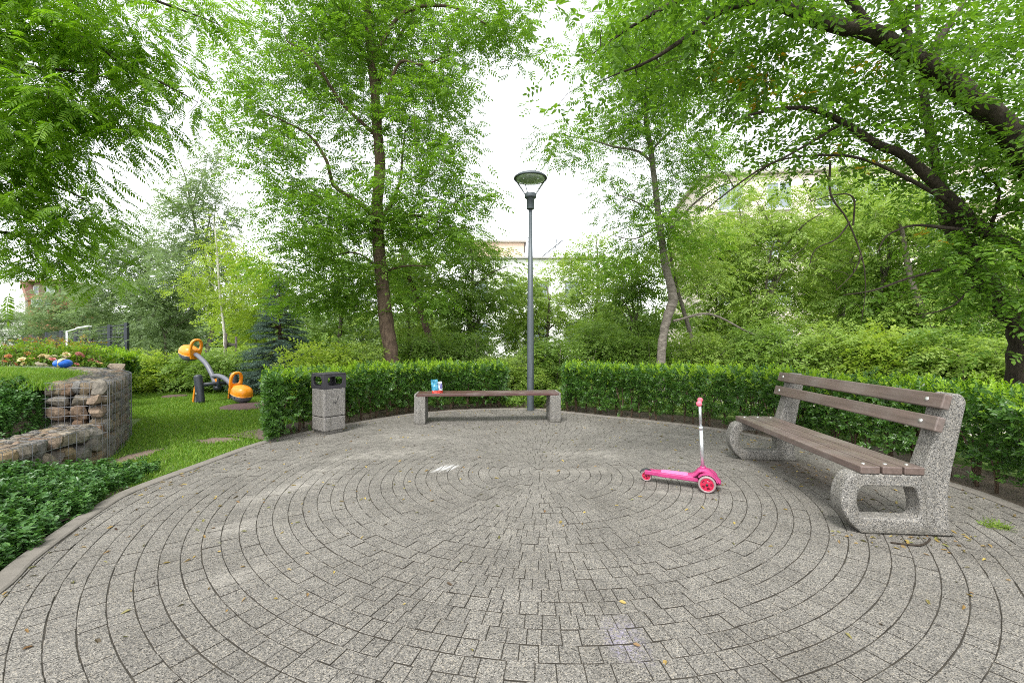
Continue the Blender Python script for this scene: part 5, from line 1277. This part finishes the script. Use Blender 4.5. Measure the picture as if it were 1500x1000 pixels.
def window(root,x,z,w,h,frame,name='window',y=0,mull=1):
    e=MB(); f=.08
    for (cx,cz,sx,sz) in ((x,z+h/2-f/2,w,f),(x,z-h/2+f/2,w,f),(x-w/2+f/2,z,f,h-2*f-.004),(x+w/2-f/2,z,f,h-2*f-.004)): e.box((cx,y-.03,cz),(sx,.09,sz))
    for k in range(mull): e.box((x-w/2+(k+1)*w/(mull+1),y-.028,z),(.06,.07,h-2*f-.004))
    fr=e.build(name,frame,root); g=MB(); g.box((x,y-.012,z),(w-2*f,.03,h-2*f)); g.build('pane',M['glass'],fr)
    s=MB(); s.box((x,y-.07,z-h/2-.04),(w+.12,.2,.06)); s.build('sill',frame,fr); return fr
def cream_block():
    Y=27; x0=(1030-750)*Y/F; root=thing('apartment_block','tall cream apartment block with rows of windows behind the right-hand trees','building',(x0,Y,0),math.radians(-8)); L,H,D=17.5,11.7,10
    wl=plain('cream_render',(.68,.60,.53),.9,0,.05,1.2); mb=MB(); mb.box((L/2,D/2,H/2-.2),(L,D,H+.4)); mb.build('wall',wl,root)
    mb=MB(); mb.box((L/2,D/2,H+.12),(L+.5,D+.5,.22),None,.03); mb.build('roof',M['path'],root)
    wf=plain('white_frame',(.72,.72,.71),.5)
    for k in range(4):
        for i in range(6): window(root,1.6+i*2.85,1.5+k*2.95,1.5,1.7,wf)
    for k in range(1,4):
        for i in (2,4):
            x=1.6+i*2.85+1.4; mb=MB(); mb.box((x,-.62,0.35+k*2.95),(2.3,1.2,.16)); bl=mb.build('balcony',wl,root); mb=MB()
            for s in (-1,1): mb.box((x+s*1.12,-.62,0.9+k*2.95),(.05,1.16,.92))
            mb.box((x,-1.2,0.9+k*2.95),(2.19,.05,.92)); mb.build('parapet',M['white_metal'],bl)
cream_block()
def white_house():
    Y=33; root=thing('white_house','white flat-roofed house with a roof terrace far behind the lamp','building',((676-750)*Y/F,Y,0)); L,H,D=10.3,7.7,9
    wl=plain('white_render',(.80,.80,.79),.85,0,.03,1.5); mb=MB(); mb.box((L/2,D/2,H/2-.1),(L,D,H+.2)); mb.build('wall',wl,root)
    mb=MB(); mb.box((L/2,D/2,H+.07),(L+.5,D+.5,.13),None,.02); mb.build('roof',plain('grey_edge',(.32,.31,.30),.8),root)
    wf=plain('dark_frame',(.12,.12,.12),.5)
    for k in range(2):
        for x in (1.5,3.9,6.2,8.6): window(root,x,2.0+k*3.2,1.1,1.5,wf)
    mb=MB(); mb.box((2.6,4,H+.95),(4.6,4,1.6)); pent=mb.build('penthouse',plain('peach_render',(.68,.52,.40),.85),root)
    mb=MB(); mb.box((2.6,4,H+1.82),(5.0,4.4,.13)); mb.build('penthouse_roof',M['path'],pent)
    for k in range(0): mb=MB(); mb.box((2.3+k*.42,1.4,H+1.0),(.20,.06,1.1),Matrix.Rotation(.5,3,'Y')); mb.build('awning_stripe',PET['peach'] if k%2 else plain('awning_yellow',(.6,.45,.1),.7),root)
    for x,h,t in ((5.0,2.3,0),(7.3,2.2,.35)):
        mb=MB(); mb.tube([(x,2,H+.1),(x+t,2,H+h)],.035,6); 
        for z in (.75,.9): mb.tube([(x+t*z-.35,2,H+h*z),(x+t*z+.35,2,H+h*z+.06)],.02,5)
        mb.build('antenna',M['lamp_metal'],root)
    mb=MB(); mb.tube([(6.2,1.8,H+.1),(6.35,1.8,H+.5),(8.1,1.8,H+1.9)],.045,6); mb.build('terrace_arm',M['lamp_metal'],root)
    rng=np.random.default_rng(67)
white_house()
def brick_house():
    Y=80; root=thing('brick_house','red brick house with a white gable wall and sloping roof at the far left edge','building',((0-750)*Y/F,Y,0)); br=brick('red_brick',(.42,.09,.05),(.36,.075,.045)); H=4.2
    X=lambda px:(px)*Y/F; Z=lambda py:CAMH+(HOR-py)*Y/F
    gb=[(X(-14),-.1),(X(37),-.1),(X(37),Z(439)),(X(29),Z(414)),(X(12),Z(412)),(X(3),Z(452))]
    mb=MB(); slab(mb,[Vector(p) for p in gb],[],8,.02,'y',(0,0,0)); mb.build('gable_wall',plain('white_gable',(.80,.79,.77),.85,0,.03,2),root)
    mb=MB(); mb.box(((X(37.3)+X(76))/2,4.2,(Z(432))/2),(X(76)-X(37.3),7.6,Z(432)),None,0); mb.build('wall',br,root)
    mb=MB(); slab(mb,[Vector(p) for p in ((X(30),Z(412)),(X(33),Z(411)),(X(42),Z(439.5)),(X(38),Z(440)))],[],7.8,.02,'y',(0,-.12,0)); mb.build('verge_board',plain('brown_tile',(.30,.17,.13),.8),root)
    mb=MB(); mb.box(((X(37.5)+X(76))/2,4.6,Z(422)),(X(76)-X(38),6.4,Z(411)-Z(432)-.02)); mb.build('attic',plain('attic_timber',(.14,.09,.07),.8),root)
    mb=MB(); mb.box(((X(34)+X(78))/2,4.4,Z(410)),(X(78)-X(32),7.4,.3)); mb.build('roof',bpy.data.materials['brown_tile'],root)
    wf=plain('house_white_frame',(.7,.7,.7),.5)
    window(root,X(51),Z(443.5),2.1,1.5,wf,y=.36); window(root,X(41),Z(424),1.0,1.6,wf,y=1.36,mull=0); window(root,X(62),Z(424),1.9,1.6,wf,y=1.36); window(root,X(67.5),Z(443.5),1.2,1.5,wf,y=.36,mull=0)
brick_house()

# ------------------------------------------------------------------ light and camera
def world():
    w=bpy.data.worlds.new("World"); SC.world=w; w.use_nodes=True; t=w.node_tree; bg=t.nodes['Background']
    sky=t.nodes.new('ShaderNodeTexSky'); sky.sky_type='NISHITA'; sky.sun_disc=False; sky.sun_elevation=math.radians(58); sky.sun_rotation=math.radians(200); sky.dust_density=1.5; sky.air_density=1.0
    hs=node(t,'ShaderNodeHueSaturation',Saturation=.10); t.links.new(sky.outputs[0],hs.inputs['Color'])
    t.links.new(hs.outputs[0],bg.inputs['Color']); bg.inputs['Strength'].default_value=.15
    l=bpy.data.lights.new('sun','SUN'); l.energy=1.1; l.angle=math.radians(16); l.color=(1,.97,.92); o=bpy.data.objects.new('sun',l); COL.objects.link(o)
    # towards the sun: high, behind the camera and a little to the left
    el,az=math.radians(58),math.radians(200); d=Vector((math.sin(az)*math.cos(el),math.cos(az)*math.cos(el),math.sin(el)))
    o.rotation_euler=d.to_track_quat('Z','Y').to_euler()
world()
c=bpy.data.cameras.new('camera'); co=bpy.data.objects.new('camera',c); COL.objects.link(co); SC.camera=co
co.location=(0,0,CAMH); co.rotation_euler=(PI/2,0,0); c.lens=36*F/1500; c.sensor_width=36; c.clip_end=2000; c.clip_start=.02
SC.view_settings.view_transform='Standard'; SC.view_settings.look='None'; SC.view_settings.exposure=1.68; SC.view_settings.gamma=1
SC.cycles.max_bounces=10; SC.cycles.diffuse_bounces=8; SC.cycles.transmission_bounces=6; SC.cycles.filter_width=1.0; SC.cycles.transparent_max_bounces=6; SC.cycles.glossy_bounces=2
SC.cycles.caustics_reflective=False; SC.cycles.caustics_refractive=False; SC.cycles.sample_clamp_indirect=6
SC.cycles.use_denoising=False
try: SC.cycles.denoiser='OPENIMAGEDENOISE'; SC.cycles.denoising_input_passes='RGB_ALBEDO_NORMAL'; SC.cycles.denoising_prefilter='ACCURATE'
except Exception: pass
